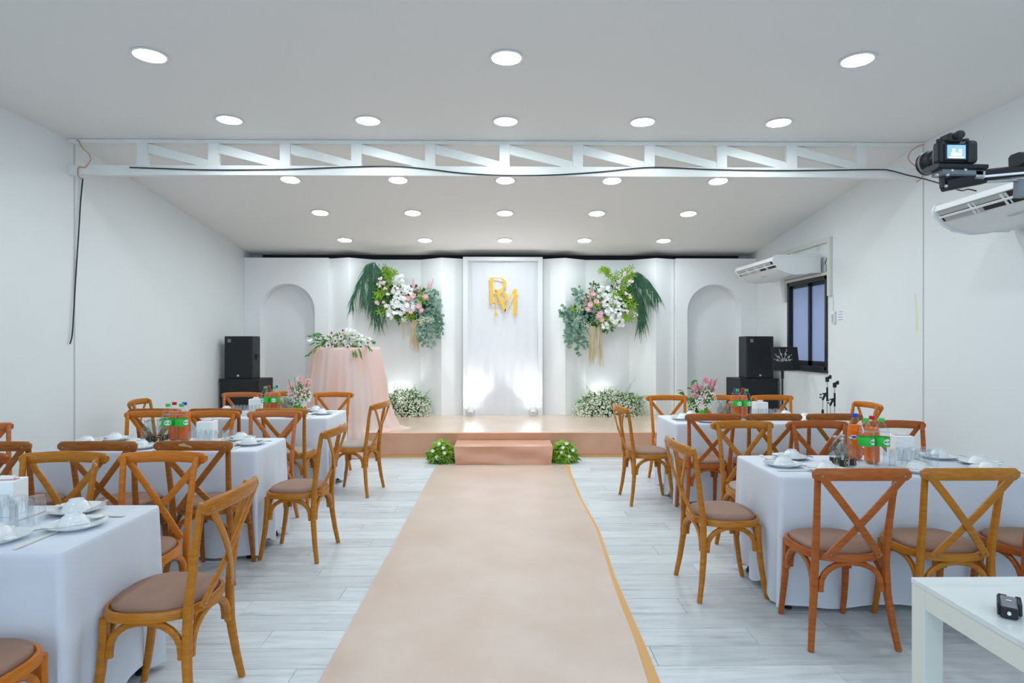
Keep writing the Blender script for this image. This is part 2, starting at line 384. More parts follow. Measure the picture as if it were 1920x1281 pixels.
def wing(x0, x1, cx, hw, ztop):
    y = 9.84; zc_ = ztop-hw; n = 20
    arc = [(cx+hw*math.cos(PI-PI*i/n), zc_+hw*math.sin(PI-PI*i/n)) for i in range(n+1)]
    b = MB(); vs = []; fs = []
    def quad(pts): b.add([wl((p[0], y, p[1])) for p in pts], [tuple(range(len(pts)))])
    quad([(x0, ZS), (cx-hw, ZS), (cx-hw, zc_), (cx-hw, ZT), (x0, ZT)]); quad([(cx+hw, ZS), (x1, ZS), (x1, ZT), (cx+hw, ZT), (cx+hw, zc_)])
    for p, q in zip(arc[:-1], arc[1:]): quad([p, q, (q[0], ZT), (p[0], ZT)])
    path = [(cx-hw, ZS)]+arc+[(cx+hw, ZS)]
    for p, q in zip(path[:-1], path[1:]): b.add([wl((p[0], y, p[1])), wl((q[0], y, q[1])), wl((q[0], y+.22, q[1])), wl((p[0], y+.22, p[1]))], [(0, 1, 2, 3)])
    b.add([wl(v) for v in ((x0, y, ZT), (x1, y, ZT), (x1, y+.25, ZT), (x0, y+.25, ZT), (x0, y+.25, ZS), (x1, y+.25, ZS), (x0, y, ZS), (x1, y, ZS))], [(0, 1, 2, 3), (3, 2, 5, 4), (0, 3, 4, 6), (1, 7, 5, 2)])
    o = b.build('arched_panel', Mwhite, bd, smooth=True)
    MB().bb(cx-hw-.02, cx+hw+.02, y+.22-9.95, y+.235-9.95, 0, ztop-ZS+.02).build('niche_back', Mwhite, o, smooth=False)
panel(-2.80, 9.842, -2.785, 9.945); panel(2.775, 9.945, 2.785, 9.842)
wing(XL+.002, -2.80, -3.45, .437, 2.425); wing(2.785, XR-.002, 3.40, .437, 2.42)

mb_ = thing('monogram_board', 'tall white framed fabric board at centre stage with gold monogram', 'board', (-.01, 9.80, ZS))
hw = .635; b = MB(); H = ZT-ZS+.01
b.bb(-hw, -hw+.075, -.03, .12, 0, H); b.bb(hw-.075, hw, -.03, .12, 0, H); b.bb(-hw+.075, hw-.075, -.03, .12, H-.06, H)
b.build('frame', Mwhiteg, mb_, smooth=False, bevel=.004)
b = MB(); nx, nz_ = 40, 30; vs = []
for j in range(nz_+1):
    for i in range(nx+1):
        x = -hw+.075+(2*hw-.15)*i/nx; z = (H-.06)*j/nz_
        vs.append((x, .03+.004*math.sin(i*1.1+.6*math.sin(j*.2))+.006*math.sin(j*.35+i*.2), z))
b.add(vs, [(j*(nx+1)+i, j*(nx+1)+i+1, (j+1)*(nx+1)+i+1, (j+1)*(nx+1)+i) for j in range(nz_) for i in range(nx)])
b.build('fabric', Mfab, mb_)
# monogram letters (traced in board units: u right, v down from the picture of the board)
K = .002116
mg = thing('gold_monogram', 'gold letters B and M overlapping on the white fabric board', 'monogram', (0, 9.775, 0))
def gp(u, v): p = P(860+u/4.006, 480+v/4.006, 9.775); return (p.x, p.z)
def band(o_, i_):   # closed ribbon between two polylines
    b = MB(); n = len(o_)
    for k in range(n-1):
        q = [gp(*o_[k]), gp(*o_[k+1]), gp(*i_[k+1]), gp(*i_[k])]
        b.prism(q, lambda p, r, s: (p, s, r), 0, .012)
    return b
def ell(cx, cy, rx, ry, a0, a1, n=14): return [(cx+rx*math.cos(R(a0+(a1-a0)*k/n)), cy+ry*math.sin(R(a0+(a1-a0)*k/n))) for k in range(n+1)]
B_ = MB()
for q in ([(230, 165), (264, 165), (264, 171), (259, 173), (259, 350), (266, 353), (266, 359), (229, 359), (229, 353), (236, 350), (236, 173), (230, 171)],):
    B_.prism([gp(*p) for p in q], lambda p, r, s: (p, s, r), 0, .012)
def merge(A, Bm): A.add(Bm.v, Bm.f)
merge(B_, band([(259, 165), (300, 164)]+ell(308, 211, 50, 47, -80, 90), [(259, 170), (300, 170)]+ell(305, 211, 32, 41, -80, 90)))
merge(B_, band([(259, 260), (300, 257)]+ell(306, 308, 61, 51, -75, 88)+[(259, 359)], [(259, 265), (298, 264)]+ell(304, 308, 42, 44, -75, 88)+[(259, 353)]))
B_.build('letter_b', Mgoldletter, mg, smooth=False)
M_ = MB()
for q in ([(276, 255), (282, 262), (283, 425), (297, 446), (264, 446), (277, 425)], [(270, 254), (296, 254), (356, 405), (347, 425), (340, 418)],
          [(347, 425), (344, 412), (408, 262), (412, 270)], [(406, 252), (441, 252), (441, 258), (434, 262), (432, 440), (434, 447), (404, 447), (404, 441), (410, 438), (410, 262)]):
    b2 = MB(); b2.prism([gp(*p) for p in q], lambda p, r, s: (p, s, r), -.012, .0)
    merge(M_, b2)
M_.build('letter_m', Mgoldletter, mg, smooth=False)
for o in mg.children: o.location = (0, 0, 0)

# ------------------------------------------------------------------ stage, step, runner
st = thing('stage', 'low stage wrapped in shiny tan vinyl along the far wall', 'stage', (0, 7.95, 0))
b = MB(); nx = 80; vs = []; prof = [(.012, .015), (.01, .06), (.004, .18), (.0, .285), (-.004, .312), (.02, .32)]
for i in range(nx+1):
    x = XL+.001+(XR-XL-.002)*i/nx; wv = .010*math.sin(x*2.3)+.006*math.sin(x*7+1); w2 = .004*math.sin(x*11)
    for (dy, z) in prof: vs.append((x, dy+wv*(1-abs(z-.16)/.2)*.6+ (w2 if z > .3 else 0), z))
n = len(prof); b.add(vs, [(i*n+k, (i+1)*n+k, (i+1)*n+k+1, i*n+k+1) for i in range(nx) for k in range(n-1)])
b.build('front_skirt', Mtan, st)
b = MB(); ny = 14; vs = []
for j in range(ny+1):
    for i in range(nx+1):
        x = XL+.001+(XR-XL-.002)*i/nx; y = .02+(10.12-7.95-.02)*j/ny
        vs.append((x, y + (.004*math.sin(x*11) if j == 0 else 0), .32+(.0012*math.sin(x*5+y*3) if j else 0)))
b.add(vs, [(j*(nx+1)+i, j*(nx+1)+i+1, (j+1)*(nx+1)+i+1, (j+1)*(nx+1)+i) for j in range(ny) for i in range(nx)])
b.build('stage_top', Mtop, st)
MB().bb(XL+.001, XR-.001, -.012, .008, 0.001, .026).build('edge_tape', Mkraft, st, smooth=False)
sp = thing('stage_step', 'wrinkled tan vinyl covered step box in front of the stage', 'step', (0, 7.69, 0))
b = MB(); hx, hy, hz = .60, .245, .225; nx, nz_ = 24, 8; vs = []
for j in range(nz_+1):
    for i in range(nx+1):
        x = -hx+2*hx*i/nx; z = .004+(hz-.004)*j/nz_
        wv = .022*math.sin(x*4+z*14)*math.sin(PI*j/nz_)+.008*math.sin(x*9-z*22+1)*math.sin(PI*j/nz_)
        vs.append((x*(1-.03*(1-z/hz)), -hy+wv, z))
b.add(vs, [(j*(nx+1)+i, j*(nx+1)+i+1, (j+1)*(nx+1)+i+1, (j+1)*(nx+1)+i) for j in range(nz_) for i in range(nx)])
b.add([(-hx, -hy, hz), (hx, -hy, hz), (hx, hy, hz), (-hx, hy, hz), (-hx*.97, -hy, .004), (hx*.97, -hy, .004), (hx*.97, hy, .004), (-hx*.97, hy, .004)], [(0, 1, 2, 3), (0, 3, 7, 4), (1, 5, 6, 2)])
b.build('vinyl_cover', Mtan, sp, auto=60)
rn = thing('aisle_runner', 'long glittery beige runner down the aisle with an orange edge', 'runner', (0, 4, 0))
ys = [7.44, 7.0, 6.4, 5.81, 5.3, 4.86, 4.4, 3.9, 3.5, 3.04, 2.69, 2.2, 1.2, 0, -1.5]
rin = [.74, .742, .733, .727, .735, .74, .715, .683, .668, .656, .634, .63, .62, .60, .58]
b = MB(); vs = []; nx = 14
for y, r_ in zip(ys, rin):
    for i in range(nx+1):
        x = -.812+(r_+.812)*i/nx; vs.append((x, y-4, .0045+.0015*math.sin(x*9+y*4)*math.sin(PI*i/nx)))
b.add(vs, [(j*(nx+1)+i, j*(nx+1)+i+1, (j+1)*(nx+1)+i+1, (j+1)*(nx+1)+i) for j in range(len(ys)-1) for i in range(nx)])
b.build('runner_top', Mrun, rn)
b = MB(); vs = []; ro = [.80, .775, .76, .748, .757, .762, .74, .712, .705, .70, .69, .68, .67, .66, .65]
for y, r_, q in zip(ys, rin, ro): vs += [(r_-.03, y-4, .0018), (q, y-4, .0018)]
b.add(vs, [(2*j, 2*j+1, 2*j+3, 2*j+2) for j in range(len(ys)-1)])
b.build('kraft_edge', Mkraft, rn)

# ------------------------------------------------------------------ downlights
dl = thing('downlight', 'x', 'ceiling light')
MB().lathe([(.098, 0), (.112, -.002), (.116, -.006), (.112, -.010), (.1, -.011), (.098, -.006)], n=28, capb=False, capt=False).build('trim_ring', Mwhiteg, dl)
MB().lathe([(.099, -.004), (.06, -.0085), (.0005, -.010)], n=28, capb=False, capt=False).build('diffuser', Mlamp, dl)
rows = [(4.16, (-2.4, 0, 2.4), 'nearest row'), (5.36, (-2.4, -1.2, 0, 1.2, 2.4), 'second row, just before the truss'), (6.88, (-2.4, -1.2, 0, 1.2, 2.4), 'third row, partly behind the truss'),
        (8.0, (-2.4, -1.2, 0, 1.2, 2.4), 'fourth row'), (9.24, (-2.4, -1.2, 0, 1.2, 2.4), 'last row before the backdrop'), (1.76, (-2.4, 0, 2.4), ''), (-.6, (-2.4, 0, 2.4), '')]
pos5 = ['leftmost', 'second from left', 'middle', 'second from right', 'rightmost']; pos3 = ['left', 'middle', 'right']
first = True
for y, xs, nm in rows:
    for i, x in enumerate(xs):
        o = dl if first else copy_tree(dl); first = False
        o.location = (x+.02, y, zc(y)); o.rotation_euler = (-math.atan(SL) if y > YT else 0, 0, 0)
        if nm: tag(o, f'round white downlight, {(pos5 if len(xs) == 5 else pos3)[i]} of {nm}', 'ceiling light', 'ceiling downlights')
        else: tag(o, f'{pos3[i]} downlight in the row {"just above" if y > 0 else "behind"} the viewpoint', 'ceiling light', 'ceiling downlights overhead')

# ------------------------------------------------------------------ cross-back chair
def chair():
    t = thing('cross_back_chair', 'x', 'chair')
    # seat frame outline
    def outline(s, n=36):
        o = []
        for k in range(n):
            th = 2*PI*k/n; c_, s_ = math.cos(th), math.sin(th)
            e = .72
            x = math.copysign(abs(c_)**e, c_); y = math.copysign(abs(s_)**e, s_)
            o.append((x*(.205+.014*y)*s, .198*y*s))
        return o
    b = MB(); rings = [(1, .425), (1.0, .452), (.985, .460), (.93, .461), (.90, .452)]
    vs = []; n = 36
    for s, z in rings: vs += [(x, y, z) for x, y in outline(s)]
    fs = [(i*n+k, i*n+(k+1) % n, (i+1)*n+(k+1) % n, (i+1)*n+k) for i in range(len(rings)-1) for k in range(n)]
    fs += [tuple(range(n))[::-1], tuple(range((len(rings)-1)*n, len(rings)*n))]
    b.add(vs, fs); b.build('seat_frame', W_honey, t)
    b = MB(); rings = [(.88, .455), (.895, .468), (.87, .480), (.72, .490), (.4, .495), (.02, .496)]; vs = []
    for s, z in rings: vs += [(x, y, z) for x, y in outline(s)]
    fs = [(i*n+k, i*n+(k+1) % n, (i+1)*n+(k+1) % n, (i+1)*n+k) for i in range(len(rings)-1) for k in range(n)]
    fs += [tuple(range((len(rings)-1)*n, len(rings)*n))]
    b.add(vs, fs); b.build('seat_cushion', Mpad, t, auto=60)
    for s in (-1, 1):
        b = MB()    # rear leg running up as the back post
        pts = [(.214, -.210, 0), (.198, -.190, .12), (.182, -.174, .26), (.175, -.172, .40), (.174, -.178, .50), (.178, -.195, .62), (.184, -.212, .75), (.192, -.233, .86), (.195, -.238, .882)]
        b.sweep([(s*x, y, z) for x, y, z in pts], [(.014, .014), (.016, .016), (.018, .018), (.018, .018), (.017, .018), (.016, .016), (.015, .015), (.015, .014), (.010, .010)], up=(0, 1, 0), n=10, e=.8)
        b.build('rear_leg', W_honey, t)
        b = MB(); pts = [(.172, .205, 0), (.170, .186, .1), (.166, .168, .22), (.162, .158, .34), (.162, .156, .43)]
        b.sweep([(s*x, y, z) for x, y, z in pts], [(.013, .013), (.015, .015), (.017, .017), (.018, .018), (.018, .018)], up=(0, 1, 0), n=10, e=.8)
        b.build('front_leg', W_honey, t)
    # top rail: bent, rounded ends, behind the posts
    b = MB(); pts = []; sz = []; n = 16
    for i in range(n+1):
        u = -1+2*i/n; u = math.copysign(1-(1-abs(u))**1.25, u); x = .234*u; y = -.262-.036*(1-u*u); e_ = min(1, (1-abs(u))/.10)
        hgt = .030*math.sqrt(max(.25, 1-(1-e_)**2)); pts.append((x, y, .866+.008*(1-u*u))); sz.append((.0125, hgt))
    b.sweep(pts, sz, n=12, e=.6); b.build('top_rail', W_honey, t)
    # crossing braces
    for s in (-1, 1):
        b = MB(); off = -.006 if s > 0 else .006; pts = []
        for i in range(9):
            u = i/8; x = s*(-.207+.337*u); z = .872-(.872-.455)*u
            y = -.279+.076*u+off*math.sin(PI*u) - .018*math.sin(PI*u)
            pts.append((x, y, z))
        b.sweep(pts, [(.018, .0065)]*9, up=(0, 1, 0), n=8, e=.6)
        o = b.build('cross_brace', W_honey, t)
        for bp_ in ((s*-.197, -.283, .862), (s*.12, -.216, .468)):
            q = MB(); q.lathe([(.0072, 0), (.006, .004)], bp_, n=8, M=Matrix.Rotation(PI/2, 3, 'X')); q.build('bolt', Mbolt, o)
    # bentwood arches under the seat
    def arch(p0, p1, drop=.15):
        p0, p1 = Vector(p0), Vector(p1); b = MB(); pts = []
        pts.append(p0+Vector((0, 0, -drop)))
        for i in range(13):
            a = PI*i/12; u = .5-.5*math.cos(a)
            pts.append(p0.lerp(p1, u)+Vector((0, 0, -drop+.02+(drop-.03)*math.sin(a)**.85)))
        pts.append(p1+Vector((0, 0, -drop)))
        b.sweep(pts, (.0140, .0125), up=(p1-p0).cross(Vector((0, 0, 1))), n=8, e=.7); return b.build('arch_brace', W_honey, t)
    zt = .427
    for s in (-1, 1): arch((s*.176, -.150, zt), (s*.166, .135, zt))
    arch((-.150, -.176, zt), (.150, -.176, zt)); arch((-.138, .162, zt), (.138, .162, zt))
    return t
proto = chair(); used = [False]
def place(x, y, deg, wood, label, group, pad=None):
    rm = {}
    if wood is not W_honey: rm[W_honey] = wood
    if pad: rm[Mpad] = pad
    o = copy_tree(proto, remat=rm or None)
    o.location = (x, y, .001); o.rotation_euler = (0, 0, R(deg)); tag(o, label, 'chair', group); return o
CH = [
 # nearest left table
 (-2.366, 3.07, 180, W_honey, 'paint-specked honey chair, second from aisle, far side of nearest left table', 'L1'),
 (-1.838, 3.07, 180, W_orange, 'orange chair nearest the aisle on far side of nearest left table', 'L1'),
 (-2.90, 3.07, 180, W_red, 'reddish chair cut by left photo edge, far side of nearest left table', 'L1'),
 (-1.385, 2.555, 89, W_honey, 'large honey wood cross-back chair at aisle end of nearest left table', 'L1'),
 (-1.74, 1.96, 0, W_orange, 'chair at bottom left corner with only its round seat showing', 'L1'),
 # middle left table
 (-3.08, 4.0, 0, W_brown, 'cross-back chair with back to us, farthest from aisle at middle left table', 'L2'),
 (-2.446, 4.0, 0, W_brown, 'chair with back to us, middle of near side, middle left table', 'L2'),
 (-1.873, 4.0, 0, W_brown, 'dark cross-back chair with chipped top rail, near aisle at middle left table', 'L2'),
 (-3.014, 5.04, 180, W_orange, 'orange cross-back chair facing us behind small soda bottles at middle left table', 'L2'),
 (-2.50, 5.04, 180, W_orange, 'orange cross-back chair facing us behind tissue box at middle left table', 'L2'),
 (-1.968, 5.04, 180, W_pink, 'rosy chair facing us, nearest aisle on far side of middle left table', 'L2'),
 (-3.55, 4.30, -120, W_pink, 'rosy cross-back chair turned at wall end of middle left table', 'L2'),
 (-1.455, 4.39, 86, W_honey, 'honey wood cross-back chair at aisle end of middle left table', 'L2'),
 # far left table
 (-2.58, 5.80, 0, W_brown, 'chair with back to us, middle of near side, far left table', 'L3'),
 (-1.99, 5.80, 0, W_honey, 'cross-back chair with back to us, nearest aisle at far left table', 'L3'),
 (-3.12, 5.80, 0, W_brown, 'cross-back chair with back to us, wall side seat of far left table', 'L3'),
 (-3.50, 6.42, -82, W_honey, 'honey wood cross-back chair side-on at wall end of far left table', 'L3'),
 (-1.998, 6.97, 180, W_orange, 'orange cross-back chair facing us before the peach draped table', 'L3'),
 (-3.066, 6.97, 180, W_pink, 'rosy cross-back chair facing us in front of left subwoofer', 'L3'),
 (-2.54, 7.10, 180, W_honey, 'cross-back chair facing us behind the vase of far left table', 'L3'),
 (-1.475, 6.15, 80, W_honey, 'honey wood cross-back chair at aisle end of far left table', 'L3'),
 # near right table
 (1.70, 3.155, 0, W_red, 'reddish cross-back chair with back to us, nearest aisle at near right table', 'R1'),
 (2.22, 3.155, 0, W_honey, 'honey wood cross-back chair with back to us behind white console corner', 'R1'),
 (2.745, 3.155, 0, W_red, 'reddish cross-back chair cut by right photo edge at near right table', 'R1'),
 (1.325, 3.72, -88, W_honey, 'honey wood cross-back chair at aisle end of near right table', 'R1'),
 (1.79, 4.31, 180, W_honey, 'honey chair facing us, nearest aisle on far side of near right table', 'R1'),
 (2.357, 4.31, 180, W_red, 'cross-back chair facing us behind small soda bottles of near right table', 'R1'),
 (2.94, 4.31, 180, W_red, 'reddish cross-back chair facing us behind tissue box of near right table', 'R1'),
 # far right table
 (1.742, 5.34, 0, W_red, 'reddish cross-back chair with back to us, nearest aisle at far right table', 'R2'),
 (2.248, 5.34, 0, W_brown, 'chair with back to us, middle of near side, far right table', 'R2'),
 (2.756, 5.34, 0, W_brown, 'cross-back chair with back to us, wall side seat of far right table', 'R2'),
 (1.815, 6.52, 180, W_orange, 'orange cross-back chair facing us at aisle corner of far right table', 'R2'),
 (2.36, 6.52, 180, W_orange, 'orange cross-back chair facing us behind vase of far right table', 'R2'),
 (2.989, 6.52, 180, W_orange, 'orange cross-back chair facing us in front of music stand foot', 'R2'),
 (1.36, 5.79, -87, W_honey, 'honey wood cross-back chair at aisle end of far right table', 'R2'),
 (3.31, 5.97, 90, W_orange, 'orange cross-back chair side-on at wall end of far right table', 'R2'),
]
TN = {'L1': 'nearest left table', 'L2': 'middle left table', 'L3': 'far left table', 'R1': 'near right table', 'R2': 'far right table'}
for k, (x, y, d, wd, lb, g) in enumerate(CH):
    o = place(x, y, d, wd, lb, 'chairs around the '+TN[g], pad=Mpad2 if g in ('R1', 'R2') and d == 180 or (g == 'L3') else None)
    if 'chipped' in lb:   # pale chip in the varnish of the top rail
        rl = [c_ for c_ in o.children if c_.name.startswith('top_rail')][0]
        Mchip = mat('bare_wood', (.60, .38, .20), .6)
        q = MB(); q.prism([(-.055, .004), (-.02, .012), (-.005, .002), (.02, -.004), (.03, -.018), (.008, -.012), (-.02, -.008), (-.045, -.006)], lambda p, r, s: (p-.015, -.3118+s, .880+r), 0, .0015)
        q.build('chip', Mchip, rl, smooth=False)
speck = [o for o in bpy.data.objects if 'paint-specked' in o.get('label', '')][0]
q = MB()
for k in range(16): q.ball((-.195+rnd.gauss(0, .010), -.219+.001*rnd.random(), .855+rnd.gauss(0, .012)), (.0025, .0012, .003), 5, 3)
for k in range(5): q.ball((rnd.uniform(-.1, .1), -.2855, .872+rnd.gauss(0, .01)), (.002, .0012, .003), 5, 3)
tag(q.build('paint_specks', Mlabelw, speck), kind='stuff')
for c_ in list(proto.children):
    for g_ in list(c_.children): bpy.data.objects.remove(g_)
    bpy.data.objects.remove(c_)
bpy.data.objects.remove(proto)

# ------------------------------------------------------------------ dining tables and cloths
TB = {'L1': (-3.09, -1.57, 2.20, 2.85), 'L2': (-3.21, -1.69, 4.215, 4.82), 'L3': (-3.25, -1.715, 6.02, 6.75), 'R1': (1.53, 3.06, 3.37, 4.03), 'R2': (1.565, 3.09, 5.57, 6.24)}
def table(key):
    x0, x1, y0, y1 = TB[key]; cx, cy = (x0+x1)/2, (y0+y1)/2
    t = thing('folding_table', f'plain folding table hidden beneath the cloth of the {TN[key]}', 'table', (cx, cy, 0), 0, 'folding tables under cloths')
    MB().bb(x0+.025-cx, x1-.025-cx, y0+.025-cy, y1-.025-cy, .715, .742).build('tabletop', Mgrey, t, smooth=False)
    for sx in (-1, 1):
        for sy in (-1, 1):
            b = MB(); px_, py_ = sx*((x1-x0)/2-.07), sy*((y1-y0)/2-.06)
            b.tube([(px_, py_, 0.001), (px_, py_, .715)], .013, 8); b.tube([(px_, py_, 0.001), (px_, py_, .02)], .02, 8); b.build('leg', Mblackm, t)
    # cloth
    per = []; r = .03
    def seg(a, e, n): return [(a[0]+(e[0]-a[0])*i/n, a[1]+(e[1]-a[1])*i/n) for i in range(n)]
    def cor(c_, a0): return [(c_[0]+r*math.cos(a0+PI/2*i/4), c_[1]+r*math.sin(a0+PI/2*i/4)) for i in range(4)]
    per += seg((x0+r, y0), (x1-r, y0), 34)+cor((x1-r, y0+r), -PI/2)+seg((x1, y0+r), (x1, y1-r), 18)+cor((x1-r, y1-r), 0)
    per += seg((x1-r, y1), (x0+r, y1), 34)+cor((x0+r, y1-r), PI/2)+seg((x0, y1-r), (x0, y0+r), 18)+cor((x0+r, y0+r), PI)
    n = len(per); rg = random.Random(hash(key) % 99 if False else sum(map(ord, key)))
    ph = [rg.random()*6 for _ in range(5)]; zs = [.748, .742, .725, .66, .55, .42, .30, .18, .09, .03]
    b = MB(); vs = []
    for zi, z in enumerate(zs):
        f = max(0, (.74-z)/.71)
        for k, (x, y) in enumerate(per):
            dx, dy = 0, 0
            if abs(x-x0) < r: dx = -1
            if abs(x-x1) < r: dx = 1
            if abs(y-y0) < r: dy = -1
            if abs(y-y1) < r: dy = 1
            endside = dx != 0 and dy == 0; corner = dx != 0 and dy != 0
            s = k/n*2*PI
            fold = math.sin(s*17+ph[0]+1.2*math.sin(s*5+ph[1]))*.5+math.sin(s*29+ph[2])*.3
            amp = .028 if endside else .009
            out = f*(amp*fold)+(f*.035 if corner else 0)+(-.004)
            if endside: out -= f*.012
            zz = z + (f**3)*(.012*math.sin(s*9+ph[3])+ (.035*math.sin(s*13+ph[4]) if endside else 0)+(.02 if endside else 0)) if zi > 4 else z
            L_ = math.hypot(dx, dy) or 1
            ins = .006 if zi == 0 else (.0015 if zi == 1 else 0)
            vs.append((x+dx/L_*(out-ins)-cx, y+dy/L_*(out-ins)-cy, max(.012, zz)))
    fs = [(i*n+k, i*n+(k+1) % n, (i+1)*n+(k+1) % n, (i+1)*n+k) for i in range(len(zs)-1) for k in range(n)]+[tuple(range(n))]
    b.add(vs, fs)
    o = b.build('tablecloth', Mcloth, solid=0, auto=70, loc=(cx, cy, 0))
    tag(o, f'white tablecloth reaching the floor over the {TN[key]}', 'tablecloth', 'white tablecloths')
for k in TB: table(k)
ZTB = .7485

# ------------------------------------------------------------------ place settings
pl = MB().lathe([(.001, .003), (.06, .003), (.066, .001), (.070, .004), (.098, .014), (.108, .019), (.109, .021), (.098, .018), (.070, .009), (.001, .008)], n=28, capb=False, capt=False).build('plate', Mplate)
bw = MB().lathe([(.060, 0), (.058, .002), (.052, .020), (.040, .038), (.030, .045), (.028, .052), (.024, .052), (.024, .047), (.001, .047)], n=24, capb=False, capt=False).build('bowl', Mplate)
b = MB(); b.ball((0, 0, .006), (.022, .032, .008), 10, 6); b.sweep([(0, .02, .008), (0, .06, .012), (0, .105, .022)], [(.010, .004), (.006, .004), (.007, .003)], n=6); cs = b.build('soup_spoon', Mplate)
b = MB(); b.sweep([(0, -.09, .004), (0, -.02, .003), (0, .045, .006)], [(.010, .0012), (.004, .0012), (.006, .0012)], n=6)
for q in (-.008, -.0027, .0027, .008): b.sweep([(q, .043, .006), (q, .06, .009), (q, .09, .007)], (.0016, .001), n=4)
fk = b.build('fork', Msteel)
b = MB(); b.box((0, 0, .004), (.016, .20, .005)); b.box((0.0, .115, .004), (.008, .04, .004)); chp = b.build('chopsticks', Mchop, smooth=False)
protos = [pl, bw, cs, fk, chp]; set_used = False
def setting(x, y, ang, where, tb):
    d = R(ang); rot = Matrix.Rotation(d, 3, 'Z')
    def put(p, lx, ly, z, rz, nm, cat, gr):
        o = p.copy(); COL.objects.link(o); v = rot @ Vector((lx, ly, 0)); o.location = (x+v.x, y+v.y, z); o.rotation_euler = (0, 0, d+R(rz))
        tag(o, f'{nm} {where}, {tb}', cat, gr); return o
    put(pl, 0, 0, ZTB, 0, 'white china plate,', 'plate', 'white plates')
    put(bw, -.005, 0.01, ZTB+.0085, 0, 'upturned white bowl,', 'bowl', 'upturned white bowls')
    put(cs, .075, -.03, ZTB+.017, 15+rnd.uniform(-20, 20), 'white china soup spoon,', 'spoon', 'white soup spoons')
    o = put(fk, -.088, .0, ZTB+.021, 14+rnd.uniform(-12, 12), 'steel fork on plate rim,', 'fork', 'steel forks'); o.rotation_euler.x = R(-3)
    put(chp, .150, -.0, ZTB+.0005, rnd.uniform(-3, 3), 'sleeved chopsticks,', 'chopsticks', 'sleeved chopsticks')
def settings(key, aisle, wallend=True):
    x0, x1, y0, y1 = TB[key]; s = 1 if aisle == 'L' else -1   # aisle side sign
    xa = x1 if s > 0 else x0; xw = x0 if s > 0 else x1
    tb = TN[key]
    setting(xa-s*.155, (y0+y1)/2-.02, 90*s, 'aisle end', tb)
    setting(xw+s*.155, (y0+y1)/2, -90*s, 'wall end', tb)
    for j, (q, nm) in enumerate(((.31, 'by the aisle'), (.83, 'at middle'), (1.26, 'near the side wall'))):
        if key == 'L3' and j == 1: q = .55
        if not (key in ('R2', 'L3') and j == 1):
            setting(xa-s*(q+.03), y0+.135, 0, f'near side {nm}', tb)
        setting(xa-s*q, y1-.12, 180, f'far side {nm}', tb) if not (j == 1) else None
for k in TB: settings(k, k[0])
for p in protos: bpy.data.objects.remove(p)

# ------------------------------------------------------------------ bottles, glasses, tissue boxes
def pet_bottle(kind):
    t = thing({'water': 'water_bottle', 'orange': 'soda_bottle', 'red': 'soda_bottle'}[kind], 'x', 'bottle')
    r = .044
    prof = [(.030, .002), (.040, .004), (r, .02), (r, .06), (r-.003, .075), (r, .09), (r-.002, .105), (r, .12), (r, .19), (r-.002, .205), (.036, .232), (.022, .256), (.0135, .270), (.013, .283)]
    MB().lathe(prof, n=20, capt=False).build('bottle_body', Mpet, t)
    lv = .155 if kind == 'red' else .222
    if kind == 'water':
        MB().lathe([(.001, .2135), (r-.004, .214), (.001, .2145)], n=16).build('water_level', Mwater, t)
        MB().lathe([(r+.0006, .130), (r+.001, .131), (r+.001, .182), (r+.0006, .183)], n=24, capb=False, capt=False).build('label_band', Mgreenl, t)
        cap = Mgreenc
        for a in (0, 180):   # white oval with dark lettering, curved round the bottle
            b = MB(); vs = [(0, 0)]+[(.023*math.cos(2*PI*k/20), .018*math.sin(2*PI*k/20)) for k in range(20)]
            b.add([((r+.0018)*math.sin(u/r+R(a)), -(r+.0018)*math.cos(u/r+R(a)), .157+v) for u, v in vs], [(0, k+1, (k+1) % 20+1) for k in range(20)])
            ov = b.build('label_oval', Mlabelw, t)
            me = text_mesh('น้ำทิพย์', .014, 0); 
            if a == 0: WT = me
            for v in me.vertices:
                u, q = v.co.x, v.co.y; v.co = ((r+.0024)*math.sin(u/r+R(a)), -(r+.0024)*math.cos(u/r+R(a)), .156+q)
            me.materials.clear(); me.materials.append(Mink); to = bpy.data.objects.new('lettering', me); COL.objects.link(to); to.parent = ov
    else:
        MB().lathe([(.028, .005), (r-.002, .02), (r-.002, .12), (r-.002, .196), (.035, .222)], n=16).build('orange_drink', Morange, t)
        b = MB(); vs = [(u, v) for v in (.136, .162) for u in [(-.016+.032*k/8) for k in range(9)]]
        b.add([((r+.001)*math.sin(u/r), -(r+.001)*math.cos(u/r), v) for u, v in vs], [(k, k+1, k+10, k+9) for k in range(8)])
        lb = b.build('label_band', Mlabelw, t)
        b = MB(); vs = [(u, v) for v in (.142, .156) for u in [(-.014+.028*k/8) for k in range(9)]]
        b.add([((r+.0016)*math.sin(u/r), -(r+.0016)*math.cos(u/r), v) for u, v in vs], [(k, k+1, k+10, k+9) for k in range(8)])
        b.build('blue_patch', Mbluec, lb)
        cap = Mbluec if kind == 'orange' else Mredc
    b = MB(); b.lathe([(.0155, .272), (.0165, .274), (.0165, .292), (.015, .294)], n=18); b.build('cap', cap, t)
    return t
